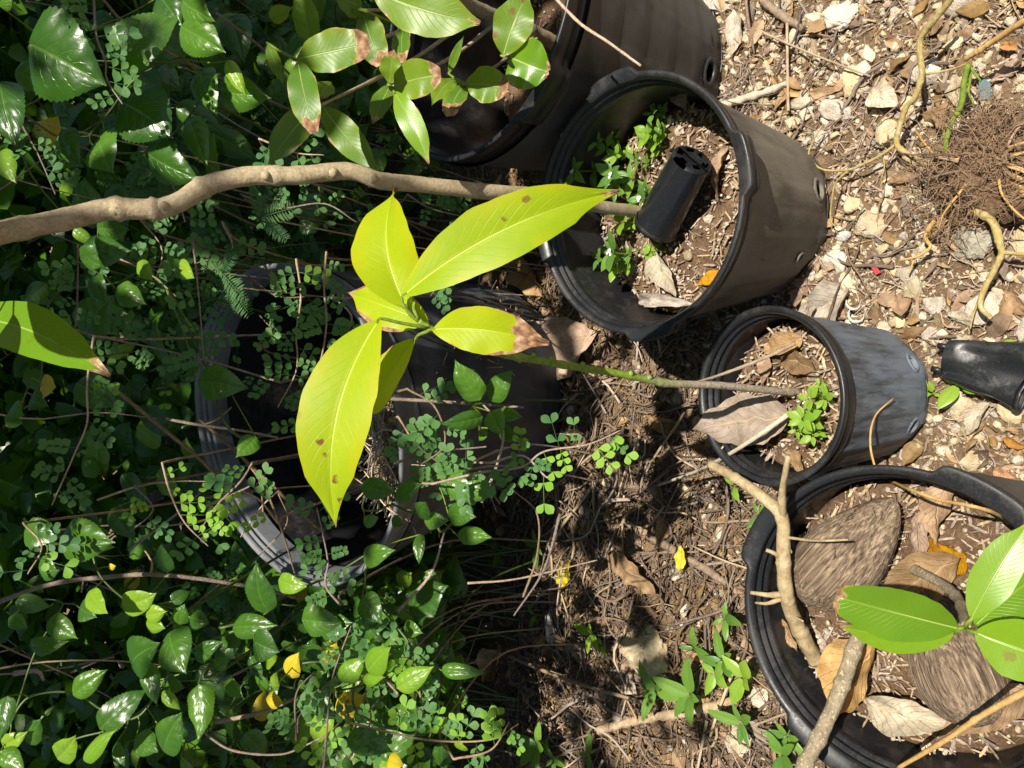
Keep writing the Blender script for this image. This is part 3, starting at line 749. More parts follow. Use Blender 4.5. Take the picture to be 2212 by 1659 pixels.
hero_dead('dead', 1725, 790, 85, 20, 'broken brown leaf beside the sapling stem foot', 2, 1.2, .012, POT_C)
hero_dead('dead', 1650, 795, 70, 100, 'small brown leaf beside the tan stick in the scuffed pot', 3, 1.1, .012, POT_C)
hero_dead('dead_taupe', 1598, 915, 185, 172, 'big greyish brown crumpled leaf draped over the scuffed pot rim', 1, 1.6, .045, POT_C, .15, -.25)
hero_dead('dead_tan', 1720, 1000, 70, 60, 'rust brown leaf scrap low in the scuffed pot', 4, 1.1, .01, POT_C)
hero_dead('dead_tan', 1990, 1255, 190, 150, 'broad tan leaf lying between the two coconuts', 0, 1.15, .03, POT_D)
hero_dead('dead_tan', 1850, 1470, 190, 120, 'brown folded leaf in the coconut pot under the speckled stem', 2, 1.1, .02, POT_D, .25)
hero_dead('dead_grey', 1960, 1545, 200, 15, 'long pale strap of dead leaf along the coconut pot wall', 3, .8, .016, POT_D)
hero_dead('dead_tan', 2130, 1540, 230, 155, 'large rusty leaf lying in the coconut pot', 1, 1.0, .03, POT_D)
hero_dead('dead', 2040, 1110, 150, 100, 'curled grey brown leaf behind the upper coconut', 5, 1.2, .02, POT_D)
hero_dead('dead', 1985, 1170, 130, 90, 'thin dry leaf beside the ochre stone', 4, .9, .02, POT_D)
hero_dead('dead', 1700, 1370, 90, 60, 'shrivelled leaf beside the bare branch foot', 2, 1.0, .012, POT_D)
# bits in the pots
ms = []; mc = []
for P, cnt in ((POT_B, 1500), (POT_C, 700), (POT_D, 1500), (POT_A, 500)):
    for i in range(cnt):
        r = (P.r_at(P.soil) - .008) * math.sqrt(random.random()); t = U(0, 6.28)
        w = np.array(P.mat @ Vector((r * math.cos(t), r * math.sin(t), P.soil + U(.001, .007))))
        s = U(.0010, .0042)
        if i % 3 == 0: ms.append((random.randrange(6), trs(w, (U(0, 6), U(0, 6), U(0, 6)), (s, s * .8, s * .7))))
        else: mc.append((random.randrange(10), trs(w, (U(-.4, .4), U(-.4, .4), U(0, 6)), (s * 5, s * 5, s * 5))))
v, f, a = merge(ROCKS_LO, ms); tag(link('gravel', mesh_of('gravel', v, f, M['stone'], False, None, a)), 'fine grit sprinkled on the soil inside the pots', 'gravel', None, 'stuff')
v, f, a = merge(CHIPS, mc); tag(link('mulch', mesh_of('mulch', v, f, M['chip'], False, None, a)), 'bark crumbs sprinkled on the soil inside the pots', 'mulch', None, 'stuff')
ms = []
for i in range(950):     # straw heaped against one side of the tilted pot
    t = random.gauss(-1.85, .55); r = POT_E.R * .86 * math.sqrt(random.random()); zz = .10 + .455 * min(1, max(0, -r * math.sin(t) / POT_E.R) * 1.25) ** .5 * math.exp(-((t + 1.9) / .7) ** 4); r = min(r, POT_E.r_at(zz) * .90)
    w = np.array(POT_E.mat @ Vector((r * math.cos(t), r * math.sin(t), zz + U(-.03, .012)))); L = U(.05, .15)
    ms.append((random.randrange(12), trs(w, (U(-.5, .5), U(-.5, .5), U(0, 6)), (L, L * 1.1, L * 1.1))))
v, f, a = merge(STRAWS, ms); tag(link('straw_thatch', mesh_of('straw_thatch', v, f, M['straw'], True, None, a)), 'dry straw caught inside the tilted overgrown pot', 'straw', None, 'stuff')
for i in range(14):
    r = POT_D.r_at(.2) * .85 * math.sqrt(random.random()); t = U(0, 6.3); w = np.array(POT_D.mat @ Vector((r * math.cos(t), r * math.sin(t), POT_D.soil + .004))); s = U(.004, .009)
    drop('stone', random.choice(ROCKS), w, (0, 0, U(0, 6)), (s * 1.2, s, s * .7), 'small cream stone on the soil in the coconut pot', 'stone', 'stones in the coconut pot')
for i in range(16):
    r = POT_B.r_at(.2) * .85 * math.sqrt(random.random()); t = U(-2.4, .6); w = np.array(POT_B.mat @ Vector((r * math.cos(t), r * math.sin(t), POT_B.soil + .004))); s = U(.003, .008)
    drop('stone', random.choice(ROCKS), w, (0, 0, U(0, 6)), (s * 1.2, s, s * .7), 'small cream stone on the soil beside the tube pot', 'stone', 'stones in the dusty pot')
w = soil_at(POT_D, 2040, 1200, .008); drop('stone', mesh_of('stone', *rock_geo(3, 55, 8), M['stone_orange']), w, (0, 0, 1), (.024, .017, .013), 'ochre orange stone on the soil in the coconut pot', 'stone')
w = soil_at(POT_D, 1900, 1245, .006); drop('seed', mesh_of('seed', *rock_geo(3, 56, 1, .05), M['nut']), w, (0, 0, .5), (.014, .012, .010), 'dark shiny round seed between the coconuts', 'seed')
w = soil_at(POT_B, 1487, 552, .006); drop('seed', mesh_of('seed', *rock_geo(3, 57, 1, .04), M['trunk']), w, (0, 0, .5), (.008, .007, .007), 'small brown round seed in the dusty pot', 'seed')
# ------------------------------------------------------------------ coconuts
def coconut(a, b, rad, label, seed, flip=1, roll=0.):
    """a, b: the blunt and the pointed end of the husk in the world"""
    a = np.asarray(a); b = np.asarray(b); L = np.linalg.norm(b - a); ax = (b - a) / L
    V = []; F = []; n = 120; m_ = 60
    for i in range(m_ + 1):
        t = i / m_; z = (t - .5) * L
        r = rad * max(0, math.sin(math.pi * t ** .78)) ** .62 * (1.06 - .22 * t)
        for k in range(n):
            th = k / n * 2 * math.pi
            q = r * (1 + .022 * nz(th * 14, t * 3.0, seed, 1.3) * (.4 + t) + .02 * nz(math.cos(th) * 9, math.sin(th) * 9, t * 5 + seed) + .13 * math.cos(3 * th + roll) * (t ** 1.2) - .03 * math.cos(6 * th) + .03 * nz(math.cos(th) * 1.4 + seed, math.sin(th) * 1.4, t * 3) + .014 * nz(th * 7, t * 2.0, seed, 1.5) + .02 * abs(math.sin(th * 9 + 1.5 * nz(t * 4, th, seed))) * t)
            V.append((q * math.cos(th), q * math.sin(th), z))
    for i in range(m_):
        for k in range(n):
            k2 = (k + 1) % n; F.append((i * n + k, i * n + k2, (i + 1) * n + k2, (i + 1) * n + k))
    root = thing('coconut', (a + b) / 2, label, 'coconut', 'old coconuts in the pot'); root.rotation_mode = 'QUATERNION'; root.rotation_quaternion = Vector((0, 0, 1)).rotation_difference(Vector(ax))
    part(root, 'husk', V, F, M['husk'], True, local=True)
    fb = []
    for k in range(70):      # loose fibres
        th = U(0, 6.28); z0 = U(-.42, .42) * L; t0 = z0 / L + .5; r0 = rad * max(0, math.sin(math.pi * t0 ** .78)) ** .62 * (1.06 - .22 * t0) * (1 + .13 * math.cos(3 * th + roll) * t0 ** 1.2); d = np.array([math.cos(th), math.sin(th), 0]); p = d * r0 * .985 + [0, 0, z0]
        fb.append(tube([p, p + d * U(.0008, .003) + [U(-.003, .003), U(-.003, .003), .008], p + d * U(.0005, .006) + [U(-.006, .006), U(-.006, .006), .016]], [.0006, .0005, .0002], 4, cap=False))
    v_, f_ = join(fb); fo = part(root, 'loose_fibre', v_, f_, M['husk'], True, local=True); fo['kind'] = 'stuff'
    # frayed calyx end: a small cap of dry bracts
    C = []; CF = []
    for k in range(6):
        t = k / 6 * 6.28 + seed; d = np.array([math.cos(t), math.sin(t), 0]); s = np.array([-math.sin(t), math.cos(t), 0]); o = len(C); z0 = -L * .5
        C += [d * .004 + [0, 0, z0 - .001], d * .012 + s * .006 + [0, 0, z0 + .002], d * .02 + [0, 0, z0 + .006], d * .012 - s * .006 + [0, 0, z0 + .002]]; CF.append((o, o + 1, o + 2, o + 3))
    part(root, 'calyx', np.array(C) * [1, 1, 1], CF, M['husk'], True, local=True)
pa = soil_at(POT_D, 1742, 1292, .024); pb = soil_at(POT_D, 1935, 1078, .046)
coconut(pa, pb, .0445, 'grey brown old coconut husk with ridged pale end beside the bare branch', 1, roll=.5)
pa = soil_at(POT_D, 2120, 1565, .030); pb = soil_at(POT_D, 1990, 1268, .036)
coconut(pa, pb, .0445, 'striped fibrous old coconut husk under the bright mango leaves', 2, roll=2.0)

# ------------------------------------------------------------------ tube pot in the dusty pot, crushed pot on the ground
def tube_pot():
    p0 = soil_at(POT_B, 1418, 488, .030); p1 = soil_at(POT_B, 1492, 350, .060); ax = nrm(p1 - p0); L = np.linalg.norm(p1 - p0) + .006
    root = thing('tube_pot', p0, 'black plastic tube pot tipped over inside the dusty pot', 'tube pot'); root.rotation_mode = 'QUATERNION'; root.rotation_quaternion = Vector((0, 0, 1)).rotation_difference(Vector(ax))
    R0, R1 = .033, .0290
    rim = [(R0 - .002, .012), (R0 - .002, 0), (R0 + .0012, -.0015), (R0 + .0018, .003), (R0 + .0005, .006)]
    V, F = lathe(rim, 64); part(root, 'rim', V, F, M['plastic'], True, local=True)
    prof = [(R0 + (R1 - R0) * t, .006 + (L - .010) * t) for t in np.linspace(0, 1, 14)]
    wob = lambda t, r, z: r * (1 + .02 * math.sin(2 * t + 1) + .008 * nz(math.cos(t) * 2, math.sin(t) * 2, z * 30))
    V, F = lathe(prof, 64, wob); part(root, 'wall', V, F, M['plastic_shiny'], True, local=True)
    # perforated end: a ring of holes, the spokes between them left standing
    n = 96; rings = [R1 * 1.0, R1 * .92, R1 * .80, R1 * .66, R1 * .5, R1 * .3, R1 * .02]; V = []; F = []
    for i, r in enumerate(rings):
        for k in range(n):
            t = k / n * 6.28318; V.append((r * math.cos(t), r * math.sin(t), L - .004 + (.004 if i else 0) - .003 * (i > 4)))
    for i in range(len(rings) - 1):
        for k in range(n):
            if i in (2, 3) and (k % 16) < 10: continue
            if i in (0, 1) and 30 < k < 44: continue
            k2 = (k + 1) % n; F.append((i * n + k, i * n + k2, (i + 1) * n + k2, (i + 1) * n + k))
    part(root, 'perforated_end', V, F, M['plastic'], True, local=True)
    V, F = lathe([(R0 - .003, .008), (R1 - .002, L - .012)], 48); part(root, 'inner_wall', V, [q[::-1] for q in F], M['plastic_in'], True, local=True)
tube_pot()
def crushed_pot():
    c0 = at_z(2045, 775, .028); c1 = at_z(2225, 815, .022); ax = nrm((c1 - c0) * [1, 1, .3]); L = np.linalg.norm(c1 - c0)
    root = thing('crushed_pot', c0, 'crushed black plastic seedling pot lying on its side on sunny ground', 'seedling pot')
    sd = nrm(np.cross([0, 0, 1], ax)); up = np.cross(ax, sd)
    def ring(t, inset=0., n=40):
        w = (.024 + .019 * t) - inset; hh = (.016 - .003 * t) - inset; out = []
        for k in range(n):
            a = k / n * 6.28318; ca, sa = math.cos(a), math.sin(a)
            x = w * np.sign(ca) * abs(ca) ** .45; z = hh * np.sign(sa) * abs(sa) ** .5
            if sa > 0: z -= .026 * math.exp(-((x - .020 + .020 * t) / .009) ** 2) * max(0, t - .15) ** .7; z += .006 * math.exp(-((x + .004) / .007) ** 2) * t; z -= .008 * math.exp(-((x + .016) / .006) ** 2) * (1 - t)
            x += .004 * nz(t * 2, a, 3)
            out.append(c0 + ax * (L * t) + sd * x + up * z)
        return out
    n = 40; ts = np.linspace(0, 1, 22)
    for nm, ins, fl in (('wall', 0, 0), ('inner_wall', .0013, 1)):
        V = sum([ring(t, ins) for t in ts], []); F = []
        for i in range(len(ts) - 1):
            for k in range(n):
                k2 = (k + 1) % n; q = (i * n + k, i * n + k2, (i + 1) * n + k2, (i + 1) * n + k); F.append(q[::-1] if fl else q)
        part(root, nm, V, F, M['plastic_shiny'] if not fl else M['plastic_in'])
    V = ring(1.0, -.0012) + ring(1.008, -.0008) + ring(1.008, .0018) + ring(.985, .0018) + ring(.95, -.0010)
    F = [(((i - 1) % 5) * n + k, ((i - 1) % 5) * n + (k + 1) % n, i * n + (k + 1) % n, i * n + k) for i in range(5) for k in range(n)]
    part(root, 'rim', V, F, M['plastic'])
    r0 = ring(0); cc = np.mean(r0, 0); V = r0 + [cc + (np.array(p) - cc) * .62 - ax * .001 for p in r0] + [cc + (np.array(p) - cc) * .3 for p in r0] + [cc]
    F = []
    for k in range(n):
        k2 = (k + 1) % n
        if k % 10 > 3: F.append((k, k2, n + k2, n + k))
        F.append((n + k, n + k2, 2 * n + k2, 2 * n + k)); F.append((2 * n + k, 2 * n + k2, 3 * n))
    part(root, 'base', V, F, M['plastic'])
    for s in (-.6, .6):
        b = c0 + sd * (s * .026) + up * .012; V, F = tube([b - ax * .010, b + ax * .002], .004, 5); part(root, 'foot', V, F, M['plastic'])
crushed_pot()

# ------------------------------------------------------------------ leaves for saplings
def hero_leaf(root, name, b, t, width, mat, nhint, sag=.06, brown=.0, blunt=0., fold=.12, wave=.02, wf=3, twist=0., side=0., seed=0, rows=34, cols=7, curl=.0, edgebrown=0., petiole=None, pr=.0016):
    pf = prof_blunt(blunt)
    v, f, uv = leaf_geo(b, t, width, nhint, pf, sag, fold, wave, wf, twist, rows, cols, seed, 0, side, curl, .012 if mat == 'mango_lime' else .0, 13, .055)
    uva = np.array(uv); br = np.zeros(len(uva))
    if brown:  # scorched end
        br = np.clip(.5 + (uva[:, 0] - (1 - brown) + .10 * np.array([nz(y * 4, seed, x * 2) for x, y in uva])) * 8, 0, 1)
        # scorched tissue crumples
        n = nrm(nhint)
        for i in range(len(v)):
            if br[i] > .5: v[i] += n * width * .20 * (br[i] - .4) * (nz(uva[i][0] * 22, uva[i][1] * 5, seed) + .6 * nz(uva[i][0] * 40, uva[i][1] * 11, seed))
    if edgebrown:
        e = np.abs(uva[:, 1] * 2 - 1); br = np.maximum(br, np.clip(.5 + (e - (1 - edgebrown)) * 3 + .9 * np.array([nz(x * 4, (y > .5) * 9, seed) - .25 for x, y in uva]), 0, 1) * (uva[:, 0] > .15) * .9)
    br = np.clip(br + .0, 0, 1)
    o = part(root, name, v, f, M[mat], True, uv, {'brown': br, 'rnd': np.full(len(v), (seed * .377) % 1)})
    # raised midrib on the blade
    mid = v[cols::(2 * cols + 1)]
    n = nrm(nhint); mv, mf = tube(mid[: int(rows * .93)] - n * .0004, np.linspace(.0011, .0003, len(mid[: int(rows * .93)])) * max(.5, width / .06), 5)
    k = part(root, 'midrib', mv, mf, M['rib_lime' if mat == 'mango_lime' else 'rib_green'])
    k.parent = o; 
    if petiole is not None:
        P = crom([petiole, (np.asarray(petiole) + b) / 2 + np.array([0, 0, .004]), b, v[cols + (2 * cols + 1)]], 10)
        pv, pf_ = tube(P, np.linspace(pr * 1.15, pr * .8, 10), 6); part(root, 'petiole', pv, pf_, M['vine_green'])
    return o
TOCAM = lambda p: nrm(CAM - np.asarray(p))

# --- lime mango sapling in the small scuffed pot
base = soil_at(POT_C, 1722, 845, 0)
S1 = thing('mango_sapling', base, 'lime leaved mango sapling with bare stem rising from the small scuffed pot', 'sapling', 'mango saplings')
Ys = lambda px, py: at_Y(px, py, base[1] + .055 * (1722 - px) / 800)
pts = [base - [0, 0, .01], Ys(1690, 846), Ys(1560, 833), Ys(1450, 829), Ys(1400, 820), Ys(1330, 806), Ys(1240, 792), Ys(1160, 778), Ys(1090, 766), Ys(1040, 752), Ys(985, 733), Ys(935, 712), Ys(905, 694)]
c = crom(pts, 120); v, f = tube(c, np.linspace(.0050, .0031, 120), 10, .12, 3, 14); part(S1, 'stem', v, f, M['sapling_stem'])
for i in (40, 46, 58, 66, 71, 80):     # leaf scars
    d = nrm(np.cross(c[i + 1] - c[i], [nz(i), nz(i, 3), 1])); v, f = tube([c[i], c[i] + d * .007], [.0040, .0028], 7); part(S1, 'leaf_scar', v, f, M['sapling_stem'])
W1 = Ys(915, 700); dW = (W1 - CAM) @ FWD
q = lambda px, py, dd=0.0: at(px, py, dW + dd)
N0 = lambda: nrm(TOCAM(W1) * .75 + np.array([0, -.1, .6]))
k = dW / FPX
hero_leaf(S1, 'leaf', q(868, 642, -.01), q(1338, 412, -.035), 132 * k, 'mango_lime', N0() + np.array([0, 0, .2]), .07, .05, .05, .18, .02, 2, -.6, .045, 1, petiole=q(900, 690))
hero_leaf(S1, 'leaf', q(880, 665, .0), q(858, 404, .03), 152 * k, 'mango_lime', N0() + np.array([.3, 0, -.1]), .10, .05, .0, .34, .035, 2, 1.15, .09, 2, petiole=q(905, 694), edgebrown=.06)
hero_leaf(S1, 'leaf', q(925, 697, .01), q(752, 632, .05), 105 * k, 'mango_lime', N0() + np.array([.2, .1, .1]), .05, .08, .0, .15, .03, 3, .2, 0, 3, petiole=q(928, 706), edgebrown=.22)
hero_leaf(S1, 'leaf', q(822, 688, -.02), q(726, 1138, -.03), 158 * k, 'mango_lime', N0(), .10, .015, .0, .20, .016, 2, .45, -.065, 4, petiole=q(925, 708))
hero_leaf(S1, 'leaf', q(898, 732, .015), q(785, 905, .05), 105 * k, 'mango_lime', N0() + np.array([.75, .0, .3]), .07, .06, .0, .25, .02, 2, .5, .05, 5, petiole=q(930, 714), edgebrown=.15)
hero_leaf(S1, 'leaf', q(934, 712, -.005), q(1186, 742, -.02), 100 * k, 'mango_lime', N0() + np.array([0, 0, .2]), .09, .30, .10, .22, .03, 3, -.5, .05, 6, petiole=q(932, 716), edgebrown=.10)
hero_leaf(S1, 'leaf', q(832, 690, .02), q(930, 690, .04), 60 * k, 'mango_lime', N0() + np.array([.2, .4, 0]), .03, .0, .0, .15, .02, 2, .2, .03, 7)
v, f = tube(crom([q(902, 690), q(894, 668), q(896, 648)], 8), np.linspace(.003, .0014, 8), 6); part(S1, 'bud', v, f, M['vine_green'])

# --- tall brown stem in the dusty pot
base = soil_at(POT_B, 1385, 458, 0)
S2 = thing('tall_sapling', base, 'tall sapling with thick wavy brown stem rising from the dusty pot', 'sapling', 'mango saplings')
px = [(1385, 458), (1300, 447), (1180, 424), (1050, 414), (900, 398), (825, 391), (762, 371), (705, 372), (640, 379), (560, 379), (500, 386), (440, 404), (380, 440), (330, 452), (240, 452), (120, 478), (0, 503), (-120, 530), (-260, 520)]
pts = [at_Y(x, y, base[1] + .05 * (1385 - x) / 1400 - (.03 * math.sin((1385 - x) / 260.0))) for x, y in px]; pts[0] = base - [0, 0, .01]
c = crom(pts, 170); v, f = tube(c, np.linspace(.0094, .0114, 170) * (1 + .04 * np.array([nz(i * .13) for i in range(170)])), 14, .10, 5, 7); part(S2, 'stem', v, f, M['trunk'])
for i in (22, 50, 64, 83, 118, 131):
    t = nrm(c[i + 1] - c[i]); d = nrm(TOCAM(c[i]) + .5 * np.array([nz(i * 1.7), nz(i * 2.3, 4), nz(i, 9)])); d = nrm(d - t * (d @ t)); v, f = tube([c[i] + d * .004, c[i] + d * .0128], [.0075, .0042], 9, .2, i); part(S2, 'branch_scar', v, f, M['trunk'])
top = c[-1]
l0 = at(-70, 690, .80); hero_leaf(S2, 'leaf', l0, at(238, 812, .70), 112 * .75 / FPX, 'mango_fresh', nrm(TOCAM(l0) + np.array([.2, 0, .4])), .05, .08, .10, .12, .015, 2, .2, .05, 11, petiole=at(-130, 650, .82))
v, f = tube(crom([c[-20], (c[-20] + at(-130, 650, .82)) / 2 + np.array([0, 0, .06]), at(-130, 650, .82)], 14), .0035, 7); part(S2, 'twig', v, f, M['trunk'])
for i in range(7):
    a = i / 7 * 6.28; b = top + np.array([math.cos(a) * .03, math.sin(a) * .03, .02]); t = top + np.array([math.cos(a) * .19, math.sin(a) * .19, .05 + U(-.05, .05)])
    hero_leaf(S2, 'leaf', b, t, .055, 'mango_green', (0, 0, 1), .08, .1, .1, seed=20 + i, rows=16, cols=4, petiole=top)

# --- scorched-leaf sapling in the large faded pot
pb = POT_A.base + POT_A.ax * POT_A.soil
S3 = thing('scorched_sapling', pb, 'branching sapling with many scorched green leaves growing from the large faded pot', 'sapling', 'mango saplings')
A0 = .96
stem = [pb - [0, 0, .02], at(1195, 92, 1.28), at(1130, 58, 1.22), at(1085, 40, 1.18), at(1030, 18, 1.13), at(960, -20, 1.06), at(850, -70, .98)]
c = crom(stem, 60); v, f = tube(c, np.linspace(.0125, .0080, 60), 12, .12, 6, 6); part(S3, 'stem', v, f, M['trunk'])
X = lambda cx, cy: (576 + cx * .2977, cy * .2977)
nodes = {'n1': (X(1720, 410), .97), 'n2': (X(1445, 612), .97), 'n3': (X(910, 632), .93), 'n4': (X(215, 435), .90), 'n5': (X(372, 775), .95), 'n6': (X(705, 75), .93), 'n7': (X(760, -60), .92)}
NP = {k: at(a[0], a[1], d) for k, (a, d) in nodes.items()}
for k, st in (('n1', 14), ('n2', 16), ('n3', 30), ('n4', 45), ('n5', 38), ('n6', 50), ('n7', 56)):
    s = c[st]; m_ = (s + NP[k]) / 2 + np.array([.02, .05, -.04]); v, f = tube(crom([s, m_, NP[k]], 16), np.linspace(.0034, .0018, 16), 7, .1, st, 3); part(S3, 'branch', v, f, M['trunk'])
LV = [  # node, base, tip, width, brown, blunt, material, ddepth
 ('n7', (770, -70), (1550, 165), 330, .06, .12, 'mango_green', -.06), ('n1', (1718, 408), (1905, -70), 270, .0, .0, 'mango_green', .02), ('n1', (1760, 412), (2050, 520), 330, .06, .25, 'mango_fresh', .03),
 ('n2', (1450, 612), (1750, 640), 232, .20, .35, 'mango_green', -.02), ('n2', (1440, 622), (1330, 845), 165, .30, .35, 'mango_green', .01), ('n2', (1368, 580), (1195, 768), 135, .0, .0, 'mango_green', .03),
 ('n3', (918, 640), (1265, 540), 245, .14, .35, 'mango_green', -.03), ('n3', (922, 662), (1178, 1188), 165, .06, .08, 'mango_fresh', -.05), ('n3', (905, 612), (768, 905), 140, .12, .05, 'mango_green', .02), ('n3', (892, 606), (920, 360), 150, .20, .1, 'mango_green', .02),
 ('n4', (212, 430), (745, 315), 275, .16, .40, 'mango_green', -.05), ('n4', (228, 442), (350, 965), 215, .16, .30, 'mango_green', -.06), ('n5', (335, 775), (5, 1205), 215, .02, .0, 'mango_green', .0), ('n5', (408, 778), (828, 1255), 205, .04, .0, 'mango_green', .0),
 ('n6', (700, 78), (835, 470), 225, .14, .35, 'mango_green', .03), ('n6', (995, 195), (990, 455), 135, .2, .3, 'mango_green', .05), ('n2', (1322, 535), (1432, 258), 60, .0, .0, 'mango_green', .04), ('n4', (5, 310), (125, 610), 95, .05, .0, 'mango_green', .03),
 ('n6', (690, 60), (480, -40), 150, .0, .0, 'mango_green', .02), ('n6', (560, 60), (700, 110), 90, .0, .0, 'mango_fresh', .04), ('n7', (470, 600), (380, 720), 130, .15, .2, 'mango_green', .06), ('n4', (20, 130), (190, 50), 110, 0, 0, 'mango_green', .05)]
for i, (nd, b, t, w, br, bl, mt, dd) in enumerate(LV):
    d0 = nodes[nd][1] + dd; B = at(*X(*b), d0); T = at(*X(*t), d0 - .02 + .03 * nz(i * 3.1)); hint = nrm(TOCAM(B) * .8 + np.array([U(-.25, .25), U(-.2, .1), .45]))
    hero_leaf(S3, 'leaf', B, T, w * 1.08 * .2977 * d0 / FPX, mt, hint, U(.03, .10), br, bl, U(.06, .16), .038, U(2, 3.5), U(-.35, .35), U(-.04, .04), 30 + i, 24, 5, petiole=NP[nd] if np.linalg.norm(NP[nd] - B) < .08 else None, edgebrown=.05 if br else 0)

# --- small mango in the coconut pot, and the speckled stem beside it
base = soil_at(POT_D, 1935, 1215, 0)
S4 = thing('mango_sapling', base, 'young mango with curved grey stem and glossy bright leaves above the coconuts', 'sapling', 'mango saplings')
wz = .47; W4 = at_z(2087, 1354, wz)
pts = [base - [0, 0, .01], at_z(1980, 1232, .30), at_z(2035, 1262, .34), at_z(2068, 1292, .38), at_z(2080, 1325, .43), W4]
c = crom(pts, 40); v, f = tube(c, np.linspace(.0052, .0034, 40), 9, .15, 9, 8); part(S4, 'stem', v, f, M['trunk_spot'])
d4 = (W4 - CAM) @ FWD; k = d4 / FPX; z4 = lambda px, py, dd=0.: at(px, py, d4 + dd); n4 = nrm(np.array([0, -.25, 1.]))
hero_leaf(S4, 'leaf', z4(2070, 1358), z4(1805, 1288, .01), 132 * k, 'mango_fresh', n4 + np.array([-.1, .2, 0]), .06, .05, .42, .16, .012, 2.5, .15, -.03, 51, petiole=W4)
hero_leaf(S4, 'leaf', z4(2062, 1366, .01), z4(1815, 1352, .05), 95 * k, 'mango_fresh', n4 + np.array([-.5, .1, 0]), .03, .03, .1, .16, .01, 2, .1, .05, 52, petiole=W4)
hero_leaf(S4, 'leaf', z4(2098, 1338, -.01), z4(2222, 1130, -.02), 84 * k, 'mango_fresh', n4 + np.array([.1, -.1, 0]), .04, .03, .1, .12, .012, 2, -.1, .02, 53, petiole=W4)
hero_leaf(S4, 'leaf', z4(2106, 1352, .01), z4(2275, 1225, .02), 100 * k, 'mango_fresh', n4 + np.array([.3, 0, 0]), .04, .0, .0, .15, .01, 2, .1, .02, 54, petiole=W4)
hero_leaf(S4, 'leaf', z4(2105, 1366, -.02), z4(2330, 1440, -.05), 130 * k, 'mango_fresh', n4 + np.array([-.1, -.1, 0]), .05, .0, .0, .12, .01, 2, .1, .0, 55, petiole=W4)
base = soil_at(POT_D, 1880, 1335, 0)
S5 = thing('speckled_sapling', base, 'leaning sapling with thick pale speckled stem in the coconut pot', 'sapling', 'mango saplings')
pts = [base - [0, 0, .01], at_z(1850, 1390, .305), at_z(1822, 1470, .335), at_z(1785, 1560, .37), at_z(1735, 1660, .41), at_z(1680, 1780, .46), at_z(1600, 2000, .53), at_z(1500, 2500, .62)]
c = crom(pts, 80); v, f = tube(c, np.linspace(.0084, .0060, 80), 12, .12, 12, 7); part(S5, 'stem', v, f, M['trunk_spot'])
for i in range(6):
    a = i / 6 * 6.28; b = c[-1] + np.array([math.cos(a) * .02, math.sin(a) * .02, .01]); t = c[-1] + np.array([math.cos(a) * .11, math.sin(a) * .11, .03]); hero_leaf(S5, 'leaf', b, t, .05, 'mango_fresh', (0, 0, 1), .08, 0, 0, seed=60 + i, rows=14, cols=4, petiole=c[-1])

# ------------------------------------------------------------------ sticks
def stick(name, pts, r0, r1, mat, label, cat, subs=(), sides=9, jit=.2, knots=3, n=None, group=None, seed=0):
    n = n or 12 * len(pts); c = crom(pts, n); root = thing(name, c[0], label, cat, group)
    v, f = tube(c, np.linspace(r0, r1, n), sides, jit, seed, knots); part(root, 'shaft', v, f, M[mat])
    for sp, a, b in subs:
        cc = crom(sp, 5 * len(sp)); v, f = tube(cc, np.linspace(a, b, len(cc)), 7, jit, seed + 3, 1); part(root, 'side_twig', v, f, M[mat])
    return c
pd = soil_at(POT_D, 1762, 1428, .004)
BP = [pd, at_z(1720, 1345, .31), at_z(1700, 1285, .335), at_z(1692, 1205, .352), at_z(1690, 1120, .365), at_z(1652, 1078, .37), at_z(1600, 1040, .36), at_z(1535, 1003, .345)]
stick('bare_branch', BP, .0092, .0052, 'branch_tan', 'bare yellowish branch stub with twigs leaning out of the coconut pot', 'branch',
      [([at_z(1690, 1120, .365), at_z(1690, 1060, .385), at_z(1703, 985, .41)], .0046, .0028), ([at_z(1700, 1283, .335), at_z(1660, 1285, .345), at_z(1622, 1280, .35)], .0042, .002), ([at_z(1698, 1290, .335), at_z(1660, 1303, .34), at_z(1632, 1302, .342)], .003, .0014), ([at_z(1692, 1207, .352), at_z(1672, 1195, .365), at_z(1655, 1188, .37)], .003, .002),
       ([at_z(1694, 1160, .358), at_z(1760, 1168, .372), at_z(1832, 1166, .375)], .0016, .001), ([at_z(1712, 1330, .32), at_z(1735, 1342, .335)], .0018, .001)], 12, .16, 4, 110, None, 4)
stick('pale_stick', [at_z(1422, 1048, .03), at_z(1500, 1020, .10), at_z(1560, 990, .20), at_z(1640, 940, .235), at_z(1705, 893, .21)], .0022, .0034, 'stick_pale', 'thin bleached stick resting across the scuffed pot rim', 'stick', [([at_z(1558, 991, .2), at_z(1556, 975, .215), at_z(1562, 965, .22)], .0018, .0012)])
stick('tan_stick', [at_z(1455, 838, .15), at_z(1540, 815, .245), at_z(1640, 778, .235), at_z(1718, 742, .205)], .0016, .0026, 'straw', 'slim tan stalk poking out of the scuffed pot', 'stick')
stick('dark_twig', [at(1185, -20, .90), at(1250, 48, .87), at(1315, 92, .83), at(1384, 142, .80)], .0020, .0013, 'twig', 'thin dark twig stretched over the large faded pot to the dusty pot rim', 'twig')
stick('split_stick', [at_z(1560, 228, .012), at_z(1600, 215, .016), at_z(1650, 200, .02), at_z(1698, 180, .022)], .0075, .0045, 'stick_pale', 'short thick split stick with peeling bark beside the dusty pot', 'stick', sides=8, jit=.5)
stick('straight_stalk', [at_z(1700, 50, .02), at_z(1702, 200, .02), at_z(1703, 240, .018)], .0022, .0022, 'straw', 'straight dry stalk lying beside the split stick', 'stalk')
stick('weathered_stick', [at_z(1645, 0, .015), at_z(1690, 35, .014), at_z(1735, 62, .014)], .007, .005, 'twig', 'weathered grey stick stub by the big pot foot', 'stick', jit=.5)
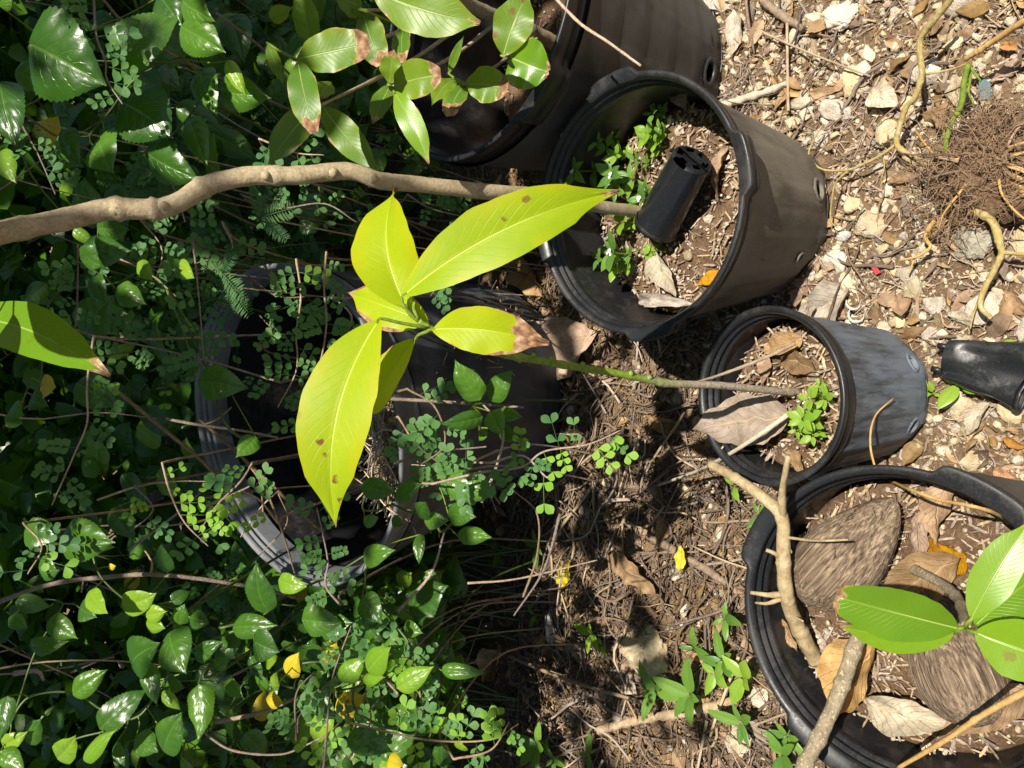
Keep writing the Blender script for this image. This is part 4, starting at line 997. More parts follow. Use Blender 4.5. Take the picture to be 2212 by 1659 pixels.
stick('long_stalk', [at_z(1648, 70, .02), at_z(1750, 115, .025), at_z(1880, 165, .02)], .0020, .0012, 'straw', 'long tan stalk crossing the stones above the vine', 'stalk')
stick('grey_stick', [at_z(1095, 1415, .05), at_z(1230, 1470, .05), at_z(1400, 1520, .03)], .0042, .0028, 'twig', 'long grey stick across the dry stalks by the limestone slab', 'stick', knots=5)
stick('rotten_log', [at_z(1290, 1578, .015), at_z(1380, 1555, .018), at_z(1500, 1535, .018), at_z(1590, 1512, .016)], .0085, .0075, 'twig', 'crumbling thin log under the lance leaved weeds', 'log', jit=.5, knots=6)
p = at_z(1643, 1580, .016); drop('broken_plank', mesh_of('broken_plank', *chip_geo(77), M['chip'], False), p, (.1, .05, 2.9 - 1.57), (.085, .12, .18), 'splintered piece of tan wood by the pitted rock', 'wood')
stick('dry_wood', [at_z(1400, 1155, .012), at_z(1500, 1215, .016), at_z(1570, 1260, .014)], .008, .006, 'twig', 'flat grey brown wood strip between the yellow leaf and the coconut pot', 'wood', sides=7, jit=.6)
# arched stems in the shrubs
stick('arched_branch', [at(-30, 1310, 1.22), at(110, 1262, 1.2), at(240, 1246, 1.19), at(330, 1241, 1.18), at(430, 1250, 1.2), at(532, 1266, 1.24), at(640, 1290, 1.35)], .0038, .0030, 'twig', 'long arched brown branch over the glossy shrub leaves', 'branch', [([at(325, 1241, 1.18), at(328, 1215, 1.17), at(312, 1187, 1.17)], .002, .0012), ([at(180, 1255, 1.19), at(176, 1280, 1.18)], .0015, .001)], n=90)
stick('red_stick', [at(245, 838, 1.15), at(310, 892, 1.14), at(375, 945, 1.14), at(430, 990, 1.17), at(500, 1060, 1.25)], .0030, .0024, 'twig', 'reddish brown straight stick in front of the tilted pot', 'stick')
stick('tangled_branch', [at(430, 905, 1.12), at(520, 985, 1.10), at(600, 1060, 1.10), at(650, 1110, 1.12), at(700, 1150, 1.2)], .0024, .0018, 'twig', 'brown forking branch crossing the mouth of the tilted pot', 'branch', [([at(520, 985, 1.1), at(560, 1040, 1.08), at(570, 1130, 1.1)], .0014, .001), ([at(600, 1060, 1.1), at(560, 1100, 1.1), at(520, 1160, 1.12)], .0014, .001), ([at(560, 1020, 1.1), at(610, 1150, 1.1), at(640, 1250, 1.15)], .0016, .0012), ([at(600, 1062, 1.1), at(620, 1130, 1.12), at(560, 1200, 1.12)], .001, .0008)])
stick('rusty_twig', [at(360, 905, 1.1), at(430, 918, 1.09), at(520, 930, 1.1), at(600, 945, 1.1)], .0022, .0016, 'twig', 'thin rusty twig lying across the tilted pot rim', 'twig', [([at(440, 918, 1.09), at(470, 905, 1.08), at(500, 880, 1.08)], .0012, .0008)])
for i, (pp, r) in enumerate([([(430, 1100), (500, 1070), (540, 1050)], .0025), ([(210, 1080), (300, 1050), (380, 1040), (450, 1040)], .0016), ([(465, 1560), (560, 1540), (640, 1508), (690, 1490)], .0034), ([(430, 1575), (500, 1620), (600, 1630), (660, 1610), (760, 1560)], .002), ([(470, 1475), (560, 1430), (650, 1380)], .0022), ([(810, 860), (960, 868), (1130, 880)], .0030), ([(850, 1000), (960, 975), (1050, 965)], .002), ([(1040, 1085), (1075, 1000), (1085, 925), (1040, 870)], .0022), ([(1130, 1290), (1160, 1200), (1160, 1110), (1110, 1060)], .0016), ([(1210, 1110), (1175, 1230), (1110, 1330)], .002), ([(1010, 1260), (1120, 1250), (1290, 1210)], .0016), ([(860, 1320), (930, 1240), (960, 1150)], .0026), ([(30, 1455), (80, 1450), (95, 1470)], .004)]):
    stick('dry_stick', [at(x, y, (1.12 if x < 800 else .98 if x > 1000 else 1.08)) for x, y in pp], r, r * .5, 'twig', 'dry bare stick standing up through the undergrowth', 'stick', group='dry sticks in the undergrowth', seed=i)

# ------------------------------------------------------------------ vines and root ball on the open ground
Vx = lambda cx, cy: (1645.8 + cx * .3307, cy * .3307)
def vz(seq, z): return [at_z(*Vx(a, b), zz) for (a, b), zz in zip(seq, z if hasattr(z, '__len__') else [z] * len(seq))]
s1 = [(1260, -60), (1230, 0), (1130, 130), (1040, 250), (1035, 370), (1045, 490), (1000, 630), (940, 705), (905, 810), (880, 935), (930, 990), (1040, 1060), (1165, 1115)]
root_pts = vz(s1, [.09, .085, .075, .065, .06, .055, .05, .045, .04, .035, .035, .03, .03])
r_ = stick('wilted_vine', root_pts, .0040, .0036, 'vine_stem', 'thick jointed yellow green vine stem winding over the stones', 'vine',
      [(vz([(880, 935), (800, 1000), (690, 1060), (570, 1108), (420, 1112), (340, 1070), (305, 1010), (335, 920), (390, 825)], .03), .0024, .0010), (vz([(560, 1115), (480, 1200), (455, 1320), (450, 1440), (495, 1490)], [.03, .035, .03, .025, .02]), .0013, .0011), (vz([(790, 1005), (800, 1090), (775, 1185)], .025), .0014, .0008), (vz([(1060, 485), (1130, 475), (1250, 450), (1340, 415)], .05), .0016, .0012)], 10, .2, 9, 130, 'wilted vine stems', 2)
stick('wilted_vine', vz([(1760, 120), (1680, 160), (1540, 250), (1420, 330), (1330, 385)], [.09, .085, .07, .06, .05]), .0042, .0032, 'vine_tan', 'drying tan vine stem ending above the green shoot', 'vine', [], 10, .2, 4, None, 'wilted vine stems', 5)
stick('wilted_vine', vz([(1345, 425), (1320, 540), (1300, 690), (1240, 800), (1205, 920), (1195, 1060)], [.06, .06, .055, .05, .05, .04]), .0040, .0028, 'vine_green', 'fresh green vine shoot running down to the root ball', 'vine', [(vz([(1350, 430), (1360, 520), (1350, 600), (1385, 680)], .05), .002, .001), (vz([(1340, 415), (1400, 490), (1430, 530)], .05), .002, .0012), (vz([(1230, 800), (1190, 850), (1185, 960), (1100, 1070)], .04), .0022, .001)], 9, .2, 4, None, 'wilted vine stems', 6)
stick('wilted_vine', vz([(1390, 1385), (1470, 1420), (1520, 1480), (1555, 1600), (1565, 1660), (1520, 1760), (1440, 1920), (1430, 2010), (1500, 2080)], .04), .0052, .0030, 'vine_stem', 'forked brown and green vine beside the large grey rock', 'vine', [(vz([(1565, 1650), (1650, 1655), (1780, 1670)], .04), .003, .002), (vz([(1430, 1930), (1380, 2060), (1360, 2150)], .03), .002, .001)], 10, .25, 6, 90, 'wilted vine stems', 7)
stick('wilted_vine', vz([(1130, 1440), (1085, 1500), (1070, 1560), (1100, 1610), (1060, 1650), (1000, 1680), (900, 1700)], .03), .0036, .0012, 'vine_tan', 'short curled rusty vine end beside the angular rock', 'vine', [(vz([(1000, 1670), (985, 1720), (960, 1790)], .025), .0012, .0012)], 9, .2, 3, None, 'wilted vine stems', 8)
stick('wilted_vine', [at_z(2212, 1150, .10), at_z(2140, 1105, .345), at_z(2030, 1080, .35), at_z(1960, 1055, .33), at_z(1900, 1030, .20), at_z(1830, 1020, .13), at_z(1760, 1050, .05)], .0016, .0016, 'vine_tan', 'thin tan vine trailing over the coconut pot rim', 'vine', [([at_z(1895, 1028, .2), at_z(1880, 960, .2), at_z(1890, 900, .17), at_z(1930, 860, .13)], .0015, .0009)], 7, .2, 2, None, 'wilted vine stems', 9)
stick('wilted_vine', [at_z(1940, 1659, .30), at_z(2040, 1600, .33), at_z(2130, 1540, .345), at_z(2240, 1480, .36)], .0022, .003, 'vine_tan', 'rusty curved leaf stalk lying over the coconut pot edge', 'stalk', [], 7, .2, 2, None, None, 10)
# torn-up root ball
rc = at_z(*Vx(1490, 1080), .03)
RB = thing('root_ball', (rc[0], rc[1], gh(rc[0], rc[1])), 'torn-up ball of fine brown fibrous roots on the sunny ground', 'root ball')
v, f = rock_geo(4, 77, 2, .22); v = v * np.array([.075, .066, .032]) + rc - [0, 0, .012]; part(RB, 'soil_clod', v, f, M['pot_soil'])
parts_ = []
for i in range(950):
    a = U(0, 6.28); r = .060 * math.sqrt(random.random()); lo = [(0, 0), (.035, .012), (-.02, .04), (.012, -.045)][i % 4]; p = rc + np.array([lo[0] + r * math.cos(a), lo[1] + r * math.sin(a), U(-.005, .026)]); P = [p]; d = np.array([math.cos(a) * .5 + random.gauss(0, .6), math.sin(a) * .5 + random.gauss(0, .6), U(-.3, .6)])
    for s in range(6):
        d = nrm(d + np.array([random.gauss(0, .6), random.gauss(0, .6), random.gauss(-.12, .4)])); P.append(P[-1] + d * U(.004, .011)); P[-1][2] = max(P[-1][2], gh(P[-1][0], P[-1][1]) + .002)
    parts_.append(tube(crom(P, 12), np.linspace(.0005, .0002, 12) * U(.5, 1.5), 4, cap=False))
v, f = join(parts_); o = part(RB, 'fine_roots', v, f, M['root']); o['kind'] = 'stuff'
for i in range(12):
    a = U(1.2, 5.6); p = rc + np.array([math.cos(a) * .03, math.sin(a) * .03, .02]); P = [p]
    d = np.array([math.cos(a), math.sin(a), .1])
    for s in range(6): d = nrm(d + np.array([random.gauss(0, .35), random.gauss(0, .35), -.08])); P.append(P[-1] + d * .016); P[-1][2] = max(P[-1][2], gh(P[-1][0], P[-1][1]) + .003)
    v, f = tube(crom(P, 20), np.linspace(.0018, .0008, 20), 6, .2, i); part(RB, 'root', v, f, M['vine_tan'] if i % 2 else M['root'])
v, f = tube(vz([(1630, 1150), (1690, 1200), (1800, 1300)], .035), [.008, .0085, .009], 10, .1, 3); part(RB, 'stump', v, f, M['vine_tan'])

# ------------------------------------------------------------------ shells and scraps
def snail(px, py, s, label, P=None):
    p = at_z(px, py, .012); pts = []; rad = []
    for i in range(60):
        t = i / 59; a = t * 2.6 * 6.28; r = s * (1 - t) * .55; pts.append((r * math.cos(a), r * math.sin(a), s * .75 * t)); rad.append(s * .52 * (1 - t) + .0004)
    v, f = tube(pts, rad, 12); root = thing('snail_shell', (p[0], p[1], gh(p[0], p[1]) + s * .35), label, 'shell', 'empty snail shells'); root.rotation_euler = (1.1, .3, U(0, 6)); part(root, 'whorl', v, f, M['shell'], True, local=True)
snail(1811, 508, .011, 'white snail shell at the tip of the thin green vine')
snail(1469, 708, .012, 'pale snail shell between the dusty pot and the scuffed pot')
snail(1437, 1620, .008, 'small white snail shell near the lance leaved weeds')
for (x, y, sx, lab) in ((2042, 700, 1, ''),):
    pass
for i, (x, y) in enumerate(((2042 - 0, 722), (1845, 650), (1850, 678), (1836, 700))[1:]):
    p = at_z(x, y, .012); c = crom([p + np.array([math.cos(a) * .012, math.sin(a) * .010, .004 * math.sin(a)]) for a in np.linspace(U(0, 2), U(4, 5), 7)], 24)
    root = thing('shell_fragment', (p[0], p[1], 0), 'curved broken white shell fragment among the stones', 'shell', 'broken white shell fragments'); v, f = tube(c, .0006 + .0016 * np.sin(np.linspace(0, 3.14, 24)), 8); part(root, 'lip', v, f, M['shell'])
def scrap(px, py, pts, mat, label, name='plastic_scrap', cat='scrap'):
    p = at_z(px, py, .014); V = []; n = len(pts)
    for z in (.0, .0014): V += [(a, b, z + .15 * a) for a, b in pts]
    F = [tuple(range(n))[::-1], tuple(range(n, 2 * n))] + [(k, (k + 1) % n, n + (k + 1) % n, n + k) for k in range(n)]
    drop(name, mesh_of(name, V, F, M[mat], False), (p[0], p[1], gh(p[0], p[1]) + .008), (.1, .1, U(0, 1)), 1, label, cat)
scrap(2118, 187, [(-.016, -.004), (.004, -.008), (.020, .002), (.002, .006), (-.012, .007)], 'blue', 'torn grey blue plastic scrap under the green vine shoot')
scrap(1886, 582, [(-.008, -.003), (.006, -.004), (.009, .002), (-.006, .004)], 'red', 'small bright red plastic scrap on the stones')
# ------------------------------------------------------------------ shared leaf meshes
def leaf_meshes(mat, prof, widths, n, seed, name='leaf', serr=0., rows=14, cols=3, **kw):
    out = []
    for i in range(n):
        rr = random.Random(seed + i)
        v, f, uv = leaf_geo((0, 0, 0), (1, 0, 0), rr.uniform(*widths), (0, 0, 1), prof, rr.uniform(.03, .12), rr.uniform(.10, .30), rr.uniform(.01, .035), rr.uniform(1.5, 3), rr.uniform(-.45, .45), rows, cols, seed + i, serr, rr.uniform(-.05, .05), rr.uniform(.1, .5), quilt=kw.get('quilt', 0))
        out.append(mesh_of(name, v, f, M[mat], True, uv))
    return out
LM = {'heart': leaf_meshes('heart', prof_heart, (.58, .75), 10, 500, serr=.03, rows=30, cols=5, quilt=.035), 'heart_lime': leaf_meshes('heart_lime', prof_heart, (.55, .72), 6, 520, serr=.03, rows=30, cols=5, quilt=.035), 'yellow': leaf_meshes('yellow', prof_heart, (.6, .8), 4, 540, serr=.03, rows=30, cols=5, quilt=.03),
      'weed': leaf_meshes('weed', prof_lance, (.28, .4), 6, 560), 'weed_lime': leaf_meshes('weed_lime', prof_ovate, (.42, .55), 6, 580), 'spurge': leaf_meshes('weed', prof_ovate, (.34, .46), 6, 590)}
def orient(b, t, n):
    """matrix that lays a unit leaf (along +x, face +z) from b to t with its face towards n"""
    b = np.asarray(b); d = np.asarray(t) - b; L = np.linalg.norm(d); d = d / L; n = np.asarray(n, float); n = nrm(n - d * (n @ d)); s = np.cross(n, d)
    return Matrix(((d[0], s[0], n[0], b[0]), (d[1], s[1], n[1], b[1]), (d[2], s[2], n[2], b[2]), (0, 0, 0, 1))), L
def put_leaf(root, me, b, t, n, wscale=1.0, name='leaf'):
    m, L = orient(b - np.array(root.location), t - np.array(root.location), n)
    o = link(name, me, root); o.matrix_basis = m @ Matrix.Diagonal((L, L * wscale, L, 1)); return o

# ------------------------------------------------------------------ weeds in the pots and on the ground
def flower_geo(p, s):
    out = []
    for k in range(5):
        a = k / 5 * 6.28; d = np.array([math.cos(a), math.sin(a), .3]); w = np.array([-math.sin(a), math.cos(a), 0]); out.append((np.array([p, p + d * s * .6 + w * s * .35, p + d * s, p + d * s * .6 - w * s * .35]), [(0, 1, 2, 3)]))
    return join(out)
def rosette(base, top, nleaf, Ll, kind, label, tilt=.35, flower=False, group=None, name='weed', wsc=1.0, whorls=1, stem_r=.0011, cat='weed'):
    base = np.asarray(base, float); top = np.asarray(top, float); root = thing(name, base, label, cat, group)
    c = crom([base, (base + top) / 2 + np.array([U(-.006, .006), U(-.006, .006), 0]), top], 12); v, f = tube(c, np.linspace(stem_r * 1.3, stem_r * .8, 12), 6); part(root, 'stem', v, f, M['vine_green'])
    up = nrm(nrm(top - base) + np.array([0, 0, .8])); x = nrm(np.cross(up, [0.3, 1, .1])); y = np.cross(up, x); a0 = U(0, 6.28)
    for w in range(whorls):
        p = c[-1] if w == 0 else c[int(11 * (1 - w / whorls))]
        for k in range(nleaf):
            a = a0 + k / nleaf * 6.28 + U(-.45, .45) + w * .9; d = nrm(x * math.cos(a) + y * math.sin(a) + up * (tilt + U(-.35, .4))); L = Ll * U(.5, 1.2) * (1 - .12 * w)
            put_leaf(root, random.choice(LM[kind]), p + d * .002, p + d * L, up + .3 * TOCAM(p), wsc)
    if flower:
        v, f = join([flower_geo(top + np.array([U(-.004, .004), U(-.004, .004), .003 + U(0, .003)]), .0028) for _ in range(6)]); part(root, 'flower', v, f, M['flower'])
    return root
SPB = [(1238, 370, .075, 6, .033, 1), (1322, 378, .065, 6, .036, 1), (1385, 430, .055, 6, .026, 1), (1395, 415, .045, 5, .028, 1), (1290, 305, .055, 6, .024, 0), (1310, 320, .05, 5, .022, 0), (1330, 335, .04, 5, .022, 0), (1410, 245, .03, 5, .020, 0), (1400, 285, .03, 6, .022, 0), (1425, 280, .025, 6, .020, 0), (1395, 300, .03, 6, .022, 0), (1372, 345, .03, 6, .02, 0), (1415, 310, .02, 5, .018, 0), (1322, 545, .06, 6, .036, 1), (1330, 575, .045, 6, .026, 0), (1290, 560, .045, 5, .02, 0), (1345, 480, .04, 5, .024, 0), (1330, 410, .04, 5, .024, 0), (1405, 545, .015, 5, .016, 0), (1425, 530, .012, 4, .012, 0)]
for i, (px_, py_, z, nl, L, fl) in enumerate(SPB):
    t = soil_at(POT_B, px_, py_, z); b = np.array(t) - POT_B.ax * z + np.array([U(-.01, .01), U(-.012, 0), 0])
    rosette(b, t, nl, L, 'spurge' if fl or i % 2 else 'weed_lime', 'low weed with whorled oblong leaves and tiny white flowers in the dusty pot' if fl else 'low leafy weed without flowers crowding the dusty pot', .3, bool(fl), 'flowering weeds in the dusty pot' if fl else 'leafy weeds in the dusty pot', whorls=2, wsc=1.15)
for i, (px_, py_, z, nl, L) in enumerate([(1748, 862, .05, 5, .024), (1735, 905, .045, 6, .024), (1755, 940, .035, 5, .022), (1722, 930, .03, 4, .018), (1770, 835, .02, 4, .012)]):
    t = soil_at(POT_C, px_, py_, z); b = t - POT_C.ax * z
    rosette(b, t, nl, L, 'weed_lime', 'pale green small weed growing by the sapling stem in the scuffed pot', .3, False, 'weeds in the scuffed pot', whorls=2, wsc=1.1)
GW = [(1492, 1500, .05, 5, .075, 'weed'), (1415, 1490, .05, 6, .055, 'weed'), (1565, 1335, .05, 4, .048, 'weed'), (1560, 1425, .045, 5, .045, 'weed'), (1545, 1455, .04, 4, .04, 'weed_lime'), (1605, 1465, .05, 4, .045, 'weed_lime'), (1500, 1400, .04, 3, .045, 'weed'), (1275, 1370, .05, 4, .04, 'weed_lime'), (1300, 1395, .03, 3, .03, 'weed_lime'), (1640, 1115, .05, 4, .045, 'weed'), (1585, 1050, .04, 2, .035, 'weed_lime'), (1600, 1560, .05, 5, .05, 'weed'), (1700, 1590, .04, 5, .035, 'weed'), (1690, 1630, .05, 5, .045, 'weed'), (1160, 1610, .08, 5, .08, 'weed'), (1195, 1640, .05, 4, .04, 'weed'), (1270, 1630, .04, 4, .045, 'weed'), (1155, 1330, .04, 3, .04, 'weed'), (1160, 1180, .04, 4, .045, 'weed'), (1080, 1190, .05, 4, .05, 'weed'), (1200, 1640, .03, 3, .04, 'weed'), (2070, 830, .02, 3, .045, 'weed_lime'), (2200, 745, .02, 3, .03, 'weed_lime'), (2015, 850, .015, 3, .018, 'weed_lime'), (1830, 1590, .02, 4, .025, 'weed')]
for px_, py_, z, nl, L, kd in GW:
    t = at_z(px_, py_, z); b = np.array([t[0] + U(-.01, .01), t[1] + U(-.01, .01), gh(t[0], t[1]) - .002])
    nw = near_what(t[0], t[1]); wd = 'broad pale leaved' if kd == 'weed_lime' else 'lance leaved green'
    rosette(b, t, nl, L, kd, wd + ' weed seedling on the ground by ' + nw, .25, False, wd + ' weeds by ' + nw, wsc=1.0)

# ------------------------------------------------------------------ shrubs with rounded leaflets
def compound_geo(npair, seed, lw=(.30, .36), prof=prof_obov, gap=1.0, feather=False):
    rr = random.Random(seed); V = []; F = []; UVs = []; o = 0
    def add(v, f, uv):
        nonlocal o
        V.append(v); F.extend([tuple(i + o for i in q) for q in f]); UVs.extend(uv); o += len(v)
    rv, rf = tube(crom([(0, 0, 0), (.5, 0, .03), (1, 0, 0)], 7), np.linspace(.012, .006, 7), 4); add(rv, rf, [(.5, .5)] * len(rv))
    for k in range(npair):
        x = .28 + .68 * k / max(1, npair - 1) if not feather else .12 + .86 * k / (npair - 1)
        for s in (-1, 1):
            a = math.radians(rr.uniform(48, 68) if k < npair - 1 or feather else rr.uniform(28, 42)); L = (rr.uniform(.36, .46) if not feather else .17 * math.sin(math.pi * (.15 + .8 * k / npair)) + .05)
            b = np.array([x, s * .01, .03 * math.sin(x * 3)]); t = b + L * np.array([math.cos(a), s * math.sin(a), rr.uniform(-.12, .22)])
            v, f, uv = leaf_geo(b, t, L * (rr.uniform(.66, .80) if not feather else .26), (rr.uniform(-.15, .15), rr.uniform(-.2, .2), 1), prof, .02, .12, 0, 1, 0, 6 if not feather else 3, 2 if not feather else 1); add(v, f, uv)
    return np.vstack(V), F, UVs
LM['clover'] = [mesh_of('leaf', v, f, M['clover'], True, uv) for v, f, uv in (compound_geo(n_, 700 + i) for i, n_ in enumerate((2, 3, 3, 3, 2, 3, 4)))]
LM['clover_lime'] = [mesh_of('leaf', v, f, M['clover_lime'], True, uv) for v, f, uv in (compound_geo(n_, 720 + i) for i, n_ in enumerate((2, 3, 3, 2)))]
LM['fern'] = [mesh_of('leaf', v, f, M['fern'], True, uv) for v, f, uv in (compound_geo(n_, 740 + i, prof=prof_lance, feather=True) for i, n_ in enumerate((13, 15, 12)))]
def ground_below(p, dy=.0): return np.array([p[0], p[1] + dy, gh(p[0], p[1] + dy) - .01])
def leafy_stem(pts, L, kind, label, group, spacing=.02, r=.0016, name='round_leaf_shrub', lime=0., dens=1.0, cat='shrub', mat='twig', root_to_ground=True, spread=.6, keep=None, bdy=.32):
    c = crom(pts, 14 * len(pts)); base = ground_below(c[0] + np.array([U(-.1, .1), 0, 0]), bdy) if root_to_ground else c[0]; root = thing(name, base, label, cat, group)
    if root_to_ground: c = np.vstack([crom([base, base * .55 + c[0] * .45 + np.array([.02, .12, .0]), base * .15 + c[0] * .85 + np.array([0, .06, .03]), c[0]], 16)[:-1], c]); st = 15
    else: st = 0
    v, f = tube(c, np.linspace(r * 1.4, r * .7, len(c)), 6, .2, int(c[0][0] * 999), 4); part(root, 'stem', v, f, M[mat])
    s = 0.; side = 1
    for i in range(st, len(c) - 1):
        s += np.linalg.norm(c[i + 1] - c[i])
        if s > spacing:
            s = 0.; side = -side
            for _ in range(1 if random.random() < .6 else 2):
                T = nrm(c[i + 1] - c[i]); tc = TOCAM(c[i]); sd = nrm(np.cross(T, tc)) * side * random.choice((1, 1, -1)); d = nrm(sd + T * U(-.2, .8) + tc * U(-.1, .5) + np.array([0, 0, U(-.3, .4)]) * spread)
                nn = nrm(tc * .7 + np.array([0, -.1, .8]) + np.array([U(-.4, .4), U(-.4, .4), U(-.3, .3)])); l = L * U(.65, 1.2); b = c[i]
                if keep and not keep(b + d * l * .5): continue
                put_leaf(root, random.choice(LM['clover_lime'] if kind == 'clover' and random.random() < lime else LM[kind]), b, b + d * l, nn, U(.9, 1.1))
    return root
KS = [  # pixel path, depth, share of young leaves
 ([(705, 545), (700, 620), (705, 700), (690, 790), (660, 860), (650, 920)], 1.03, .05), ([(640, 560), (650, 640), (640, 720), (640, 800), (600, 880)], 1.06, .1), ([(605, 826), (520, 800), (440, 777), (311, 747), (198, 724), (162, 714), (99, 711)], 1.08, .0), ([(417, 520), (427, 615), (433, 681), (440, 777)], 1.07, .0),
 ([(169, 530), (167, 648), (162, 714)], 1.05, .0), ([(202, 727), (188, 833), (188, 912), (159, 985), (112, 1091)], 1.02, .05), ([(202, -20), (208, 76), (228, 132), (231, 172), (265, 225)], .92, .0), ([(26, 231), (63, 298), (86, 341), (120, 420)], 1.0, .0), ([(304, 317), (331, 344), (377, 410), (400, 480)], 1.05, .0),
 ([(698, 1670), (711, 1520), (721, 1453), (759, 1351)], 1.04, .05), ([(918, 1561), (908, 1503), (897, 1436), (863, 1419)], 1.02, .25), ([(752, 1561), (921, 1598), (1057, 1598), (1120, 1564)], 1.0, .35), ([(735, 1307), (704, 1266), (708, 1216), (701, 1171), (684, 1097)], 1.0, .05), ([(935, 1045), (1038, 1021), (1127, 1008), (1177, 975), (1270, 960), (1340, 930)], .92, .35), ([(1060, 1000), (1130, 985), (1180, 1030), (1200, 1020)], .92, .5),
 ([(545, 1000), (520, 1040), (470, 1090), (430, 1150)], 1.04, .45), ([(350, 1000), (370, 1070), (400, 1130), (450, 1180)], 1.04, .6), ([(600, 1130), (560, 1080), (520, 1060)], 1.03, .1), ([(1000, 590), (960, 600), (930, 640)], 1.1, .1), ([(520, 420), (600, 450), (700, 440), (770, 480)], 1.12, .05), ([(560, 300), (640, 330), (700, 335)], 1.06, .05),
 ([(880, 840), (940, 880), (960, 960), (900, 1010)], 1.02, .0), ([(860, 900), (900, 960), (960, 1010), (1010, 1060)], 1.05, .0), ([(720, 640), (760, 690), (720, 760)], 1.05, .0), ([(540, 600), (600, 640), (680, 640)], 1.15, .0), ([(560, 740), (600, 730), (560, 680)], 1.1, .1), ([(290, 1050), (330, 1100), (280, 1150)], 1.08, .3),
 ([(50, 1130), (90, 1180), (60, 1240)], 1.0, .1), ([(860, 1500), (820, 1440), (860, 1370)], 1.03, .2), ([(980, 1640), (1060, 1620), (1100, 1560)], .98, .4), ([(760, 1640), (800, 1560), (790, 1500)], 1.05, .1), ([(640, 1600), (640, 1500), (680, 1450)], 1.06, .05), ([(300, 470), (350, 540), (330, 620)], 1.15, .0), ([(480, 480), (500, 540), (420, 570)], 1.1, .0), ([(260, 560), (320, 590), (380, 640)], 1.12, .0), ([(880, 420), (930, 450), (1010, 470)], 1.15, .1)]
def where_shrub(x, y):
    if 430 < x < 880 and 560 < y < 1270: return 'in front of the tilted pot'
    if y < 520: return 'beyond the tall brown stem'
    if x <= 430: return 'between the tilted pot and the glossy shrubs'
    if y >= 1270: return 'beside the low lime shrub' if x > 800 else 'under the arched branch'
    return 'beneath the lime sapling'
for i, (pp, d, lm) in enumerate(KS):
    wh = where_shrub(*pp[len(pp) // 2]); lab = ('fresh yellow green' if lm > .3 else 'blue green') + ' shrub with round leaflets ' + wh
    leafy_stem([at(x, y, d + .02 * nz(i * 7 + j)) for j, (x, y) in enumerate(pp)], .031, 'clover', lab, ('fresh ' if lm > .3 else '') + 'round leaved shrubs ' + wh, .018, .0013, lime=lm)
for i, (pp, d) in enumerate([([(500, 620), (520, 650), (545, 690)], 1.08), ([(480, 590), (510, 600), (555, 610)], 1.08), ([(290, 400), (240, 430), (190, 440)], 1.05), ([(560, 470), (520, 500), (480, 520)], 1.03), ([(60, 260), (90, 280), (60, 320)], 1.1)]):
    root = thing('feather_leaf_plant', ground_below(at(*pp[0], d), .08), 'small plant with feathery rows of narrow leaflets among the shrubs', 'plant', 'feather leaved plants')
    b = at(*pp[0], d); v, f = tube(crom([np.array(root.location), (np.array(root.location) + b) / 2 + np.array([0, .04, 0]), b], 16), .0012, 5); part(root, 'stem', v, f, M['twig'])
    for k in range(5):
        a = U(0, 6.28); q = at(pp[0][0] + 80 * math.cos(a), pp[0][1] + 70 * math.sin(a), d + U(-.03, .03)); put_leaf(root, random.choice(LM['fern']), b, q, nrm(TOCAM(b) + np.array([U(-.3, .3), 0, .5])), 1.2)

